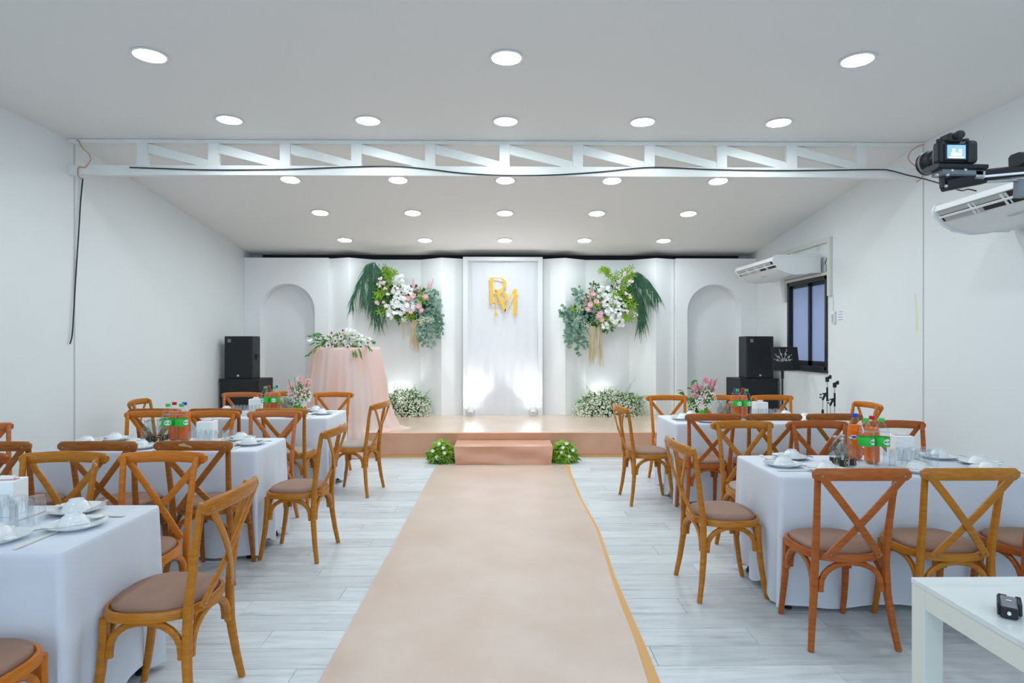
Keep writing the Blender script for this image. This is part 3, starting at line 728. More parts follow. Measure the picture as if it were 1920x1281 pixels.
def soda():
    t = thing('small_soda_bottle', 'x', 'bottle')
    MB().lathe([(.026, .001), (.032, .004), (.0335, .012), (.0335, .085), (.031, .105), (.018, .127), (.0125, .14), (.0125, .168), (.014, .170), (.014, .176), (.0115, .177)], n=18).build('bottle_body', Msodagl, t)
    b = MB(); r = .0341; vs = [(u, v) for v in (.012, .052) for u in [(-.045+.09*k/12) for k in range(13)]]
    b.add([(r*math.sin(u/r), -r*math.cos(u/r), v) for u, v in vs], [(k, k+1, k+14, k+13) for k in range(12)])
    lb = b.build('label', Mblack, t)
    r = .0347; b = MB(); vs = [(.019*q*math.cos(2*PI*k/20), .023*q*math.sin(2*PI*k/20)) for q in (1, .84) for k in range(20)]
    b.add([(r*math.sin(u/r), -r*math.cos(u/r), .035+v) for u, v in vs], [(k, (k+1) % 20, (k+1) % 20+20, k+20) for k in range(20)])
    st_ = [(.011*(1 if k % 2 == 0 else .5)*math.cos(2*PI*k/10), .013*(1 if k % 2 == 0 else .5)*math.sin(2*PI*k/10)) for k in range(10)]
    b.add([(r*math.sin(u/r), -r*math.cos(u/r), .035+v) for u, v in [(0, 0)]+st_], [(0, k+1, (k+1) % 10+1) for k in range(10)])
    b.build('label_emblem', Mgold, lb)
    MB().lathe([(.0145, .168), (.0150, .170), (.0135, .179), (.010, .180)], n=16).build('cap', Msilver, t)
    return t
pw, po, pr, ps = pet_bottle('water'), pet_bottle('orange'), pet_bottle('red'), soda()
b = MB(); b.lathe([(.034, 0), (.0335, .001), (.027, .104), (.026, .108), (.001, .108)], n=20, capb=False, capt=False)
gl = b.build('water_glass', Mglass)
fl = MB()
for k in range(16):
    a = 2*PI*k/16; fl.sweep([(.0335*math.cos(a), .0335*math.sin(a), .05), (.0275*math.cos(a), .0275*math.sin(a), .103)], (.0022, .001), up=(math.cos(a), math.sin(a), 0), n=4)
fl.build('fluting', Mglass, gl)
def tissue():
    t = thing('tissue_box', 'x', 'tissue box')
    MB().bb(-.0575, .0575, -.0575, .0575, 0, .150).build('box', Mwhite, t, smooth=False, bevel=.003)
    b = MB(); b.bb(-.045, .045, -.018, .018, .1505, .152); b.build('slot_print', Mblush, t, smooth=False)
    b = MB(); b.add([(-.03, -.004, .151), (.03, -.004, .151), (.036, .006, .166), (-.02, .0, .170), (-.03, .006, .151), (.03, .006, .151)], [(0, 1, 2, 3), (4, 5, 2, 3)]); b.build('tissue', Mlabelw, t)
    return t
pt = tissue()
def cp(p, x, y, rz, label, cat, group=None, z=ZTB):
    o = copy_tree(p); o.location = (x, y, z); o.rotation_euler = (0, 0, R(rz)); return tag(o, label, cat, group)
G = {
 'L2': dict(w=[(-2.469, 4.55), (-2.370, 4.55)], r=(-2.489, 4.675), b=(-2.405, 4.66), s=[(-2.60, 4.50), (-2.545, 4.565), (-2.615, 4.58), (-2.56, 4.65)], g=(-2.235, 4.44), t=(-2.245, 4.68)),
 'L3': dict(w=[(-2.425, 6.28), (-2.332, 6.28)], r=(-2.435, 6.40), b=(-2.352, 6.385), s=[(-2.25, 6.22), (-2.17, 6.24), (-2.21, 6.31), (-2.26, 6.37)], g=(-2.74, 6.22), t=(-2.60, 6.48)),
 'R2': dict(w=[(2.248, 5.86), (2.335, 5.86)], r=(2.352, 5.99), b=(2.268, 5.975), s=[(2.07, 5.80), (2.15, 5.80), (2.09, 5.88), (2.15, 5.92)], g=(2.40, 5.80), t=(2.556, 6.08)),
 'R1': dict(w=[(2.163, 3.63), (2.256, 3.63)], r=(2.268, 3.745), b=(2.235, 3.87), s=[(2.015, 3.70), (2.015, 3.625), (2.085, 3.745), (2.082, 3.655)], g=(2.335, 3.62), t=(2.55, 3.905)),
 'L1': dict(g=(-2.17, 2.44), t=(-2.165, 2.70)),
}
for key, d in G.items():
    tb = 'the '+TN[key]
    if 'w' in d:
        rz = {'L2': (25, 70), 'L3': (-20, 10), 'R2': (5, 15), 'R1': (28, 12)}[key]
        for i, (x, y) in enumerate(d['w']): cp(pw, x, y, rz[i], f'{"left" if i == 0 else "right"} green-capped water bottle with green label on {tb}', 'bottle', 'large bottles')
        cp(po, *d['b'], 30 if key[0] == 'L' else -40, f'orange soda bottle with blue cap on {tb}', 'bottle', 'large bottles')
        cp(pr, *d['r'], 0, f'orange soda bottle with red cap behind water bottles on {tb}', 'bottle', 'large bottles')
        for i, (x, y) in enumerate(d['s']): cp(ps, x, y, (-10, 25, 60, 40)[i], f'{("front left", "front right", "rear left", "rear right")[i]} of four small black-labelled glass soda bottles on {tb}', 'bottle', f'small soda bottles on {tb}')
    gx, gy = d['g']
    for i in range(4):
        for j in range(2 if key != 'L1' else 3):
            cp(gl, gx+.074*i+.006*(j % 2), gy+.074*j, rnd.random()*90, f'upturned clear drinking glass in the cluster on {tb}', 'glass', f'upturned glasses on {tb}')
    cp(pt, *d['t'], {'L1': 10, 'R1': -8}.get(key, 4), f'white tissue box on {tb}', 'tissue box', 'tissue boxes')
def kill(o):
    for c_ in list(o.children): kill(c_)
    bpy.data.objects.remove(o)
for p in (pw, po, pr, ps, pt, gl): kill(p)

# ------------------------------------------------------------------ speakers
def spk(cx, cy, side):
    w_, d_, h_ = .58, .46, .635
    s = thing('subwoofer', f'black subwoofer cabinet on the stage by the {side} wall', 'subwoofer', (cx, cy, .321), R(-4 if side == 'left' else 6), 'subwoofers')
    MB().bb(-w_/2, w_/2, -d_/2, d_/2, 0.012, h_).build('cabinet', Mblack, s, smooth=False, bevel=.012)
    MB().bb(-w_/2+.03, w_/2-.03, -d_/2-.012, -d_/2+.01, .04, h_-.03).build('grille', Mgrille, s, smooth=False, bevel=.006)
    b = MB()
    for a in (-1, 1):
        for q in (-1, 1): b.lathe([(.02, 0), (.02, .014)], (a*(w_/2-.05), q*(d_/2-.05), 0), n=10)
    b.build('feet', Mblackm, s)
    b = MB()
    for a in (-1, 1):
        for z in (0.03, h_-.02): b.box((a*(w_/2-.012), -d_/2+.012, z), (.045, .045, .045))
    b.build('corner_guards', Mblackm, s, smooth=False, bevel=.006)
    return s
def top(cx, cy, side):
    w_, d_, h_ = .42, .36, .62
    s = thing('loudspeaker', f'black loudspeaker on top of the subwoofer by the {side} wall', 'speaker', (cx, cy,   .321+.636), R(-3 if side == 'left' else 4), 'loudspeakers')
    b = MB(); b.prism([(-w_/2, -d_/2), (w_/2, -d_/2), (w_/2*.75, d_/2), (-w_/2*.75, d_/2)], lambda p, q, t_: (p, q, t_), 0, h_); b.build('cabinet', Mblack, s, smooth=False, bevel=.012)
    MB().bb(-w_/2+.018, w_/2-.018, -d_/2-.010, -d_/2+.01, .02, h_-.02).build('grille', Mgrille, s, smooth=False, bevel=.008)
    MB().bb(-.016, .016, -d_/2-.013, -d_/2-.009, .035, .062).build('badge', Msilver, s, smooth=False)
    MB().bb(-.155, -.105, -d_/2-.013, -d_/2-.009, .53, .58).build('corner_badge', Mgrey, s, smooth=False)
    MB().bb(w_/2-.01, w_/2+.004, -.05, .05, .28, .36).build('handle', Mblackm, s, smooth=False, bevel=.004)
p = P(461, 740, 9.15); spk(-3.80, 9.15, 'left'); p = P(457, 670, 9.12); top(-3.83, 9.12, 'left')
p = P(1409, 740, 9.15); spk(p.x, 9.15, 'right'); p = P(1414, 670, 9.12); top(p.x, 9.12, 'right')

# ------------------------------------------------------------------ music stand
p = P(1467, 700, 8.2)
ms = thing('music_stand', 'black music stand with white treble clefs on its desk, right of stage', 'music stand', (p.x, 8.2, .321))
MB().tube([(0, 0, .10), (0, 0, .95)], .012, 10).build('pole', Mblackm, ms)
MB().tube([(0, 0, .68), (0, 0, .78)], .020, 10).build('collar', Mblackm, ms)
for k in range(3):
    a = R(90+120*k+20); c_, s_ = math.cos(a), math.sin(a)
    b = MB(); b.tube([(0, 0, .34), (.12*c_, .12*s_, .17), (.22*c_, .22*s_, .008)], .008, 6); b.tube([(0, 0, .12), (.12*c_, .12*s_, .17)], .006, 6); b.build('leg', Mblackm, ms)
rm_ = Matrix.Rotation(R(-16), 3, 'X') @ Matrix.Rotation(R(0), 3, 'Z')
def dsk(u, v, t_): q = Matrix.Rotation(R(-14), 3, 'X') @ Vector((u, t_, v)); return (q.x+.03, q.y-.02, q.z+.95)
b = MB(); b.prism([(-.18, -.16), (.18, -.16), (.18, .16), (-.18, .16)], dsk, 0, .006); b.prism([(-.18, -.17), (.19, -.17), (.19, -.16), (-.18, -.16)], dsk, -.05, .006)
b.build('desk', Mblackm, ms, smooth=False)
b = MB()
for k, (a, L_) in enumerate(((168, .10), (140, .11), (108, .13), (74, .13), (42, .10), (15, .07))):
    ca, sa = math.cos(R(a)), math.sin(R(a)); ox, oy = -.02, -.04
    def q_(l, w_): return (ox+ca*l-sa*w_, oy+sa*l+ca*w_)
    path = [q_(.045+L_*i/14, .006*math.sin(i*.9)) for i in range(15)]
    b.sweep([dsk(*p_, -.003) for p_ in path], (.0022, .002), n=4)
    cc = q_(.045+L_*.45, 0); rr = .013
    b.sweep([dsk(cc[0]+rr*math.cos(i*.6), cc[1]+rr*math.sin(i*.6), -.003) for i in range(11)], (.0022, .002), n=4)
    for j in range(3):
        e_ = q_(.02+.012*j, .004*(-1)**j); b.ball(dsk(*e_, -.003), .005, 6, 4)
b.build('treble_clefs', Mlabelw, ms)
# ------------------------------------------------------------------ microphone stands
for k, (px_, Y, h) in enumerate(((1545, 7.25, .93), (1551, 7.15, 1.06), (1558, 7.3, .86), (1565, 7.2, .99))):
    if k in (0, 2): continue
    p = P(px_, 740, Y); fr = 'left' if k == 1 else 'right'
    m = thing('microphone_stand', f'{fr} of two folded microphone boom stands leaning by the right wall', 'microphone stand', (p.x, Y, .001), 0, 'microphone stands')
    MB().tube([(0, 0, .04), (0, 0, h-.02)], .006, 8).build('pole', Msilver, m)
    b = MB(); b.tube([(0, 0, h-.26), (0, 0, h-.10)], .011, 8); b.box((0, 0, h-.01), (.03, .03, .05)); b.build('sleeve', Mblackm, m)
    b = MB(); b.tube([(-.055, 0, .32), (-.052, 0, h-.22)], .005, 8); b.build('boom', Msilver, m)
    b = MB(); b.tube([(-.053, 0, h-.50), (-.053, 0, h-.36)], .013, 8); b.tube([(-.055, 0, h-.25), (-.02, 0, h-.17), (0, 0, h-.17)], .012, 8)
    for a in range(5): b.box((-.06+.028*math.cos(a*1.257), -.01, h-.20+.028*math.sin(a*1.257)), (.016, .02, .016))
    b.build('boom_knob', Mblackm, m, smooth=False)
    b = MB(); b.box((.012, 0, h+.012), (.06, .025, .03), Matrix.Rotation(R(-20), 3, 'Y')); b.box((.036, 0, h+.022), (.018, .03, .045)); b.build('microphone_clip', Mblackm, m, smooth=False, bevel=.003)
    for a in range(3):
        c_, s_ = math.cos(a*2.094+.5), math.sin(a*2.094+.5)
        MB().tube([(0, 0, .16), (.05*c_, .05*s_, .07), (.085*c_, .085*s_, .008)], .007, 6).build('leg', Mblackm, m)

# ------------------------------------------------------------------ air conditioners
def ac(y0, y1, which, flaps):
    L_ = y1-y0
    t = thing('air_conditioner', which, 'air conditioner', (XR, (y0+y1)/2, 2.36), 0, 'air conditioners on right wall')
    # profile in (distance from wall, height)
    pf = [(.045, .245), (.60, .245), (.650, .225), (.672, .175), (.655, .135), (.575, .055), (.50, .015), (.36, -.012), (.22, .0), (.18, .012), (.045, .012)]
    hy = L_/2
    pfm = [(.045, .235), (.60, .235), (.645, .215), (.655, .172), (.585, .085), (.50, .03), (.36, .0), (.22, .01), (.18, .02), (.045, .02)]
    b = MB(); b.prism(pfm, lambda p, q, s: (-p, s, q), -hy+.02, hy-.02); b.build('housing', Macw, t, smooth=True, auto=50)
    for s in (-1, 1):
        b = MB(); b.prism(pf, lambda p, q, s_: (-p, s_, q), s*hy-(.02 if s > 0 else 0), s*hy+(.02 if s < 0 else 0)); b.build('end_panel', Macw, t, smooth=False, bevel=.006)
        if s < 0: MB().bb(-.60, -.06, -hy-.001, -hy+.001, .212, .215).build('panel_seam', Mseam, t, smooth=False)
    # outlets: dark slots on the sloped front edge with flaps
    d = Vector((-.655+.585, 0, .172-.085)).normalized(); nrm = Vector((-d.z, 0, d.x))
    if nrm.x > 0: nrm = -nrm
    nrm = Vector((-abs(d.z), 0, -abs(d.x))).normalized()
    base = Vector((-.62, 0, .1285))
    yaw = Matrix(((d.x, 0, nrm.x), (0, 1, 0), (d.z, 0, nrm.z)))
    b = MB(); b.box(base+nrm*.002, (.096, L_-.09, .006), yaw); b.build('air_slot', Macd, t, smooth=False)
    b = MB(); b.box(base+nrm*.012-d*.002, (.018, L_-.07, .010), yaw); b.build('slot_divider', Macw, t, smooth=False, bevel=.003)
    fw = (L_-.1)*flaps
    b = MB(); b.box(base+nrm*.008+d*.030+Vector((0, hy-.05-fw*.5, 0)), (.034, fw, .004), yaw); b.build('upper_flap', Macg, t, smooth=False)
    b = MB(); b.box(base+nrm*.008-d*.030+Vector((0, hy-.05-fw*.34, 0)), (.036, fw*.6, .004), yaw); b.build('lower_flap', Macg, t, smooth=False)
    b = MB()
    for k in range(3):
        yy = hy-.05-(L_-.1)*(.28+.25*k)
        b.box(base+nrm*.011+Vector((0, yy, 0)), (.09, .018, .006), yaw); b.box(base+nrm*.011+Vector((0, yy-.04, 0)), (.09, .008, .006), yaw)
    b.build('vane', Macw, t, smooth=False)
    for k in range(4):
        yy = hy-.05-(L_-.1)*(.55+.1*k); q = MB(); q.box(base+nrm*.010+d*.030+Vector((0, yy, 0)), (.032, .05, .005), yaw); q.build('guide_vane', Macg, t, smooth=False, bevel=.002)
    b = MB(); b.ball((-.50, -.0, .028), (.012, .10, .006), 16, 6); b.build('maker_badge', Mseam, t)
    return t
ac(7.74, 9.0, 'white ceiling-type air conditioner on brackets above the black window', .95)
ac(3.58, 4.85, 'large white air conditioner at right photo edge below the camera crane', .55)
# steel hanging frame of the farther unit
t = thing('bracket_frame', 'cream painted steel bracket frame fixed to wall around air conditioner above window', 'bracket', (XR, 8.2, 0))
b = MB(); b.bb(-.035, -.001, 7.555-8.2, 7.62-8.2, 2.07, 2.80); b.build('front_upright', Mcream, t, smooth=False, bevel=.002)
b = MB(); b.bb(-.038, -.001, 8.77-8.2, 8.83-8.2, 2.07, 2.74); b.build('rear_upright', Mcream, t, smooth=False, bevel=.002)
b = MB(); b.bb(-.032, -.001, 7.622-8.2, 9.05-8.2, 2.745, 2.80); b.build('top_rail', Mcream, t, smooth=False, bevel=.002)
b = MB(); b.bb(-.030, -.001, 7.622-8.2, 8.765-8.2, 2.335, 2.372); b.build('lower_rail', Mcream, t, smooth=False, bevel=.002)
for y in (7.9, 8.75):
    b = MB(); b.sweep([(-.002, y-8.2, 2.74), (-.36, y-8.2, 2.615)], (.02, .004), n=4); b.sweep([(-.34, y-8.2, 2.60), (-.34, y-8.2, 2.64)], (.02, .02), n=4); b.build('hanger', Mcream, t, smooth=False)
b = MB(); b.tube([(-.03, 7.62-8.2, 2.55), (-.035, 7.66-8.2, 2.49), (-.02, 7.64-8.2, 2.43), (-.03, 7.63-8.2, 2.38)], .012, 8); b.build('pipe', Mgrey, t)
# remote control, notice, conduit, tape
t = thing('remote_control', 'small remote control in a cream wall holder beside the window', 'remote control', (XR, 7.50, 1.72))
MB().bb(-.022, -.001, -.035, .035, 0, .15).build('holder', Mcream, t, smooth=False, bevel=.004)
b = MB(); b.bb(-.027, -.021, -.026, .026, .02, .14); b.build('body', Mpaper, t, smooth=False, bevel=.002)
b = MB()
for j in range(5):
    for i in (-1, 0, 1): b.bb(-.029, -.027, i*.014-.005, i*.014+.005, .03+.018*j, .04+.018*j)
b.build('buttons', Mgrey, t, smooth=False)
t = thing('paper_notice', 'small white printed notice taped to wall right of the remote', 'notice', (XR, 7.36, 1.73))
MB().bb(-.002, -.0005, -.075, .05, 0, .155).build('sheet', Mpaper, t, smooth=False)
b = MB()
for j, (a, e) in enumerate(((-.03, .03), (-.055, .03), (-.05, .03), (-.06, .035))): b.bb(-.003, -.002, -e-.01, -a-.0, .125-.032*j, .135-.032*j)
b.build('printed_lines', Mprint, t, smooth=False)
tag(MB().tube([(XR-.006, 7.53, 2.07), (XR-.006, 7.52, 1.88)], .005, 6).build('remote_cable', Mcream), 'thin cream cable running down wall to the remote holder', 'cable')
tag(MB().prism([(0, 0), (.04, .0), (.03, .2), (.06, .38), (.035, .38), (.01, .2)], lambda p, q, s: (XR-s, 5.98+p, 1.60+q), .0005, .002).build('tape_strip', mat('old_tape', (.80, .80, .58), .5), smooth=False), 'yellowed strip of old tape stuck on the right wall', 'tape')
# ------------------------------------------------------------------ cables
def cable(name, pts, r, m, label):
    # smooth catmull through points
    P_ = [Vector(q) for q in pts]; out = []
    for i in range(len(P_)-1):
        a, b_, c_, d = P_[max(i-1, 0)], P_[i], P_[i+1], P_[min(i+2, len(P_)-1)]
        for k in range(6):
            t_ = k/6; out.append(.5*((2*b_)+(c_-a)*t_+(2*a-5*b_+4*c_-d)*t_*t_+(3*b_-a-3*c_+d)*t_**3))
    out.append(P_[-1]); o = MB().tube(out, r, 6).build(name, m); return tag(o, label, 'cable')
yc = YT-.04
cable('black_cable', [P(x, y, yc) for x, y in ((243, 314), (300, 316), (380, 318.5), (470, 318.5), (560, 317), (660, 313), (740, 312), (800, 317), (870, 325), (950, 329), (1040, 328), (1130, 322), (1220, 314), (1340, 318), (1480, 320), (1640, 318))]+[P(1670, 320, 5.86), P(1700, 328, 5.84), P(1730, 335, 5.7), P(1765, 345, 5.45), P(1800, 357, 5.2), P(1815, 355, 5.05), P(1830, 358, 4.95)], .006, Mblackm, 'black cable draped along the truss bottom chord to the right wall')
def LW(px_, py_):   # point on left wall
    a, b_ = ray(px_, py_); Y = (XL+.02)/a; return (XL+.02, Y, 1.5+b_*Y)
cable('hanging_cable', [LW(155, 336), LW(151, 380), LW(148, 430), LW(142, 520), LW(138, 590), LW(135, 630), LW(131, 645)], .006, Mblackm, 'loose black cable hanging down the left wall under the truss')
cable('orange_cord_left', [P(x, y, yc) for x, y in ((143, 264), (147, 264), (155, 278), (166, 288), (170, 298), (166, 306), (159, 314), (150, 313), (146, 316), (146, 328), (150, 334), (157, 335))], .005, Mcord, 'orange cord looped round left end of the truss').name = 'orange_cord'
cable('orange_cord', [P(x, y, yc-.03) for x, y in ((1733, 271), (1722, 274), (1708, 284), (1703, 297), (1712, 308), (1724, 316), (1730, 322), (1729, 332), (1724, 338), (1718, 341))], .005, Mcord, 'orange cord looped round right end of the truss')

# ------------------------------------------------------------------ camera on crane arm, upper right
YC_ = 2.2
def L0(px_, py_, Y=YC_): return P(px_, py_, Y)
o0 = L0(1787, 288)
t = thing('crane_camera', 'black mirrorless camera with lit rear screen mounted on the crane arm', 'camera', o0, R(2))
b = MB(); b.box((0, 0, 0), (.132, .045, .082)); b.build('body', Mblackm, t, smooth=False, bevel=.012)
b = MB(); b.box((.048, -.006, -.002), (.040, .062, .086)); b.build('grip', Mblack, t, smooth=False, bevel=.014)
b = MB(); b.box((-.012, -.004, .050), (.052, .056, .034)); b.lathe([(.016, 0), (.016, .03)], (-.012, -.028, .052), n=12, M=Matrix.Rotation(PI/2, 3, 'X')); b.build('viewfinder', Mblack, t, smooth=False, bevel=.009)
b = MB(); b.box((-.012, -.026, -.004), (.082, .008, .058)); sc_ = b.build('rear_screen', Mblack, t, smooth=False, bevel=.002)
MB().box((-.012, -.0306, -.003), (.068, .001, .048)).build('screen_picture', Mlcd, sc_, smooth=False)
b = MB(); b.box((-.012, -.0314, -.012), (.04, .0006, .012)); b.box((-.022, -.0314, .002), (.012, .0006, .012)); b.box((0.002, -.0314, .002), (.012, .0006, .010)); b.box((-.012, -.0314, -.024), (.055, .0006, .006)); b.build('screen_picture_room', Mlcdw, sc_, smooth=False)
b = MB(); b.lathe([(.036, .02), (.036, .05), (.034, .052), (.034, .075), (.040, .08), (.041, .105), (.044, .11), (.044, .135), (.040, .138), (.036, .12), (.001, .115)], n=24, M=Matrix.Rotation(-PI/2, 3, 'X')); b.build('lens', Mblackm, t)
b = MB(); b.lathe([(.0445, .112), (.0445, .122)], n=24, M=Matrix.Rotation(-PI/2, 3, 'X'), capb=False, capt=False); b.build('lens_ring', Mgrey, t)
b = MB(); b.lathe([(.012, .04), (.012, .052)], (.045, 0, 0), n=14); b.lathe([(.010, .04), (.010, .05)], (-.052, 0, 0), n=14); b.build('dial', Mblack, t)
b = MB(); b.box((.046, -.026, .012), (.022, .004, .03)); b.lathe([(.011, 0), (.011, .004)], (.046, -.026, -.016), n=14, M=Matrix.Rotation(PI/2, 3, 'X')); b.build('controls', Mgrey, t, smooth=False)
t = thing('camera_crane', 'black motorised crane arm holding the camera at right photo edge', 'camera crane', (2.62, YC_, .001))
def C_(px_, py_, Y=YC_): q = P(px_, py_, Y); return q-Vector((2.62, YC_, .001))
def bar(p0, p1, a, b_, name, m, bev=.004, Y0=YC_, Y1=YC_, e=.5, up=(0, 0, 1)):
    bb_ = MB(); bb_.sweep([C_(*p0, Y0), C_(*p1, Y1)], (a, b_), n=8, e=e, up=up); return bb_.build(name, m, t, smooth=False)
bar((1744, 316), (1836, 318), .045, .010, 'camera_plate', Mblackm)
bar((1757, 325), (1832, 328), .03, .012, 'slide_plate', Mgrey)
bar((1770, 348), (1842, 334), .022, .022, 'tilt_bracket', Mblackm)
bar((1772, 322), (1774, 352), .02, .012, 'tilt_post', Mblackm, up=(0, 1, 0))
for (x, y) in ((1757, 328), (1777, 328), (1774, 349), (1785, 320), (1810, 319)):
    q = MB(); q.ball(C_(x, y, YC_-.05), .006, 8, 5); q.build('screw', Msilver, t)
bar((1819, 330), (1836, 331), .03, .018, 'clamp', Msilver)
bar((1838, 330), (2100, 302), .028, .020, 'boom', Mblackm)
bar((1835, 342), (2100, 328), .010, .005, 'lower_rail', Msilver)
bar((1845, 331), (2100, 308), .004, .004, 'control_cable', Mpaper, Y0=YC_-.04, Y1=YC_-.04)
bar((1903, 301), (2010, 297), .03, .026, 'motor_box', Mblack)
bar((1910, 318), (1912, 308), .015, .010, 'motor_post', Mblackm, up=(0, 1, 0))
bar((1914, 338), (1913, 370), .02, .016, 'balance_bracket', Mgrey, up=(0, 1, 0))
b = MB(); b.tube([(0, 0, .35), (0, 0, P(2100, 305, YC_).z)], .022, 10); b.build('stand_pole', Mblackm, t)
b = MB(); b.sweep([C_(2080, 306), (0.03, 0, P(2100, 305, YC_).z)], (.03, .03), n=8); b.build('pivot_head', Mblackm, t)
for k in range(3):
    a = R(60+120*k); MB().tube([(0, 0, .75), (.34*math.cos(a), .34*math.sin(a), .01)], .013, 8).build('leg', Mblackm, t)

# ------------------------------------------------------------------ console table, bottom right
X0, Y1_ = 1.297, 1.935
t = thing('console_table', 'white marble-topped console table at bottom right corner', 'table', (X0, Y1_, 0))
Lx, Ly = .98, 1.1
MB().bb(0, Lx, -Ly, 0, .733, .75).build('tabletop', Mmarble, t, smooth=False, bevel=.002)
b = MB(); b.bb(.003, .033, -Ly+.062, -.062, .672, .7328); b.bb(Lx-.033, Lx-.003, -Ly+.062, -.062, .672, .7328); b.bb(.062, Lx-.062, -.033, -.003, .672, .7328); b.bb(.062, Lx-.062, -Ly+.003, -Ly+.033, .672, .7328)
b.build('apron', Mconsole, t, smooth=False)
for x in (.001, Lx-.061):
    for y in (-.061, -Ly+.001): MB().bb(x, x+.06, y, y+.06, 0.001, .7325).build('leg', Mconsole, t, smooth=False, bevel=.003)
t = thing('pocket_gadget', 'small black and grey folded gadget lying on the white console table', 'gadget', (1.387, 1.665, .7505), R(-38)); t.scale = (.85, 1, 1)
b = MB(); b.box((0, 0, .020), (.046, .075, .032), Matrix.Rotation(R(8), 3, 'X')); b.build('body', Mgrey, t, smooth=False, bevel=.006)
b = MB(); b.box((0, -.038, .017), (.046, .008, .030)); b.build('front_face', Mblackm, t, smooth=False, bevel=.004)
b = MB(); b.box((-.026, -.0, .022), (.008, .074, .034)); b.build('left_arm', Mblack, t, smooth=False, bevel=.003)
b = MB(); b.box((.028, .012, .022), (.012, .06, .034)); b.build('right_arm', Mblack, t, smooth=False, bevel=.004)
b = MB(); b.lathe([(.011, -.008), (.011, .014)], (-.018, .036, .030), n=12, M=Matrix.Rotation(PI/2, 3, 'Y')); b.lathe([(.011, -.008), (.011, .006)], (.026, .036, .030), n=12, M=Matrix.Rotation(PI/2, 3, 'Y')); b.build('hinge', Mblackm, t)
b = MB(); b.lathe([(.0055, 0), (.005, .003)], (.0, -.041, .017), n=12, M=Matrix.Rotation(PI/2, 3, 'X')); b.build('button', Mlabelw, t)
MB().box((0.0, .0, .0385), (.014, .004, .001), Matrix.Rotation(R(8), 3, 'X')).build('print', Mlabelw, t, smooth=False)

# ------------------------------------------------------------------ peach draped table
cx, cy = P(650, 700, 8.42).x, 8.42
t = thing('round_cocktail_table', 'tall round table hidden beneath the peach tulle cloth', 'table', (cx, cy, .321))
MB().lathe([(.38, 1.05), (.40, 1.055), (.40, 1.085), (.38, 1.09)], n=32).build('tabletop', Mwhite, t)
MB().tube([(0, 0, .02), (0, 0, 1.06)], .03, 12).build('pedestal', Mblackm, t)
MB().lathe([(.25, 0), (.25, .015), (.05, .03)], n=24).build('base', Mblackm, t)
b = MB(); n = 140; vs = []; ztp = .321+1.10
rr = [(.001, ztp), (.30, ztp+.001), (.43, ztp), (.452, ztp-.008), (.463, ztp-.035), (.475, ztp-.12), (.50, 1.15), (.53, .95), (.56, .72), (.585, .5), (.60, .36), (.62, .328)]
for i, (r_, z) in enumerate(rr):
    for k in range(n):
        a = 2*PI*k/n; f = max(0, (i-3)/8)
        fo = math.sin(a*23+1.3*math.sin(a*4))*.5+.35*math.sin(a*37+1)+.3*math.sin(a*11+2)
        q = r_+f*.030*fo
        rx = 1+ (.32*max(0, math.cos(a+.25))**6)*max(0, (i-8)/3)
        vs.append((cx+q*math.cos(a)*rx, cy+q*math.sin(a)*(1 if math.sin(a) > 0 else .93), z))
fs = [(i*n+k, i*n+(k+1) % n, (i+1)*n+(k+1) % n, (i+1)*n+k) for i in range(len(rr)-1) for k in range(n)]
# pool of cloth: extra rings; where it passes the stage edge it falls to the floor
base = len(rr)
for i, ex in enumerate((.03, .05, .07)):
    for k in range(n):
        x, y, z = vs[(base-1)*n+k]
        if y < 7.93+.005:
            vs.append((x, min(y, 7.925)-.012*(i+1)+.01*math.sin(k*1.3), (.24, .12, .008)[i]))
        else:
            a = 2*PI*k/n; vs.append((x+ex*math.cos(a), max(y+ex*math.sin(a), 7.915), .3225+.004*(1+math.sin(k*1.7))*(2-i)/2))
fs += [((base-1+i)*n+k, (base-1+i)*n+(k+1) % n, (base+i)*n+(k+1) % n, (base+i)*n+k) for i in range(3) for k in range(n)]
b.add(vs, fs); o = b.build('peach_tablecloth', Mpinkc, auto=80); tag(o, 'peach tulle cloth draped over tall round table at stage left', 'tablecloth')

# ------------------------------------------------------------------ plants and flowers
def rv(): return Vector((rnd.gauss(0, 1), rnd.gauss(0, 1), rnd.gauss(0, 1))).normalized()
def blob_leaves(b, c, r, n, L, W, up=.3, droop=.2, outw=1.0, seg=3):
    c = Vector(c)
    for _ in range(n):
        v = rv(); p = c+Vector((v.x*r[0], v.y*r[1], v.z*r[2]))*rnd.uniform(.55, 1)
        d = (v*outw+rv()*.6+Vector((0, 0, up))).normalized()
        b.leaf(p, d, L*rnd.uniform(.7, 1.2), W*rnd.uniform(.8, 1.2), droop=droop, seg=seg)
def blob_flowers(b, c, r, n, fr, petals=5, face=(0, -1, .2), cup=.3):
    c = Vector(c)
    for _ in range(n):
        v = rv(); p = c+Vector((v.x*r[0], -abs(v.y)*r[1], v.z*r[2]))*rnd.uniform(.6, 1)
        b.flower(p, Vector(face)+rv()*.6+v*.4, fr*rnd.uniform(.75, 1.2), petals, cup)
def star(b, c, d, n, L, W):   # star-shaped leaf rosette
    d = Vector(d).normalized(); a = d.cross(Vector((.1, .2, 1))).normalized(); e = d.cross(a)
    for k in range(n):
        th = 2*PI*k/n; b.leaf(c, a*math.cos(th)+e*math.sin(th)+d*.35, L, W, nrm=d, droop=.1, seg=3)
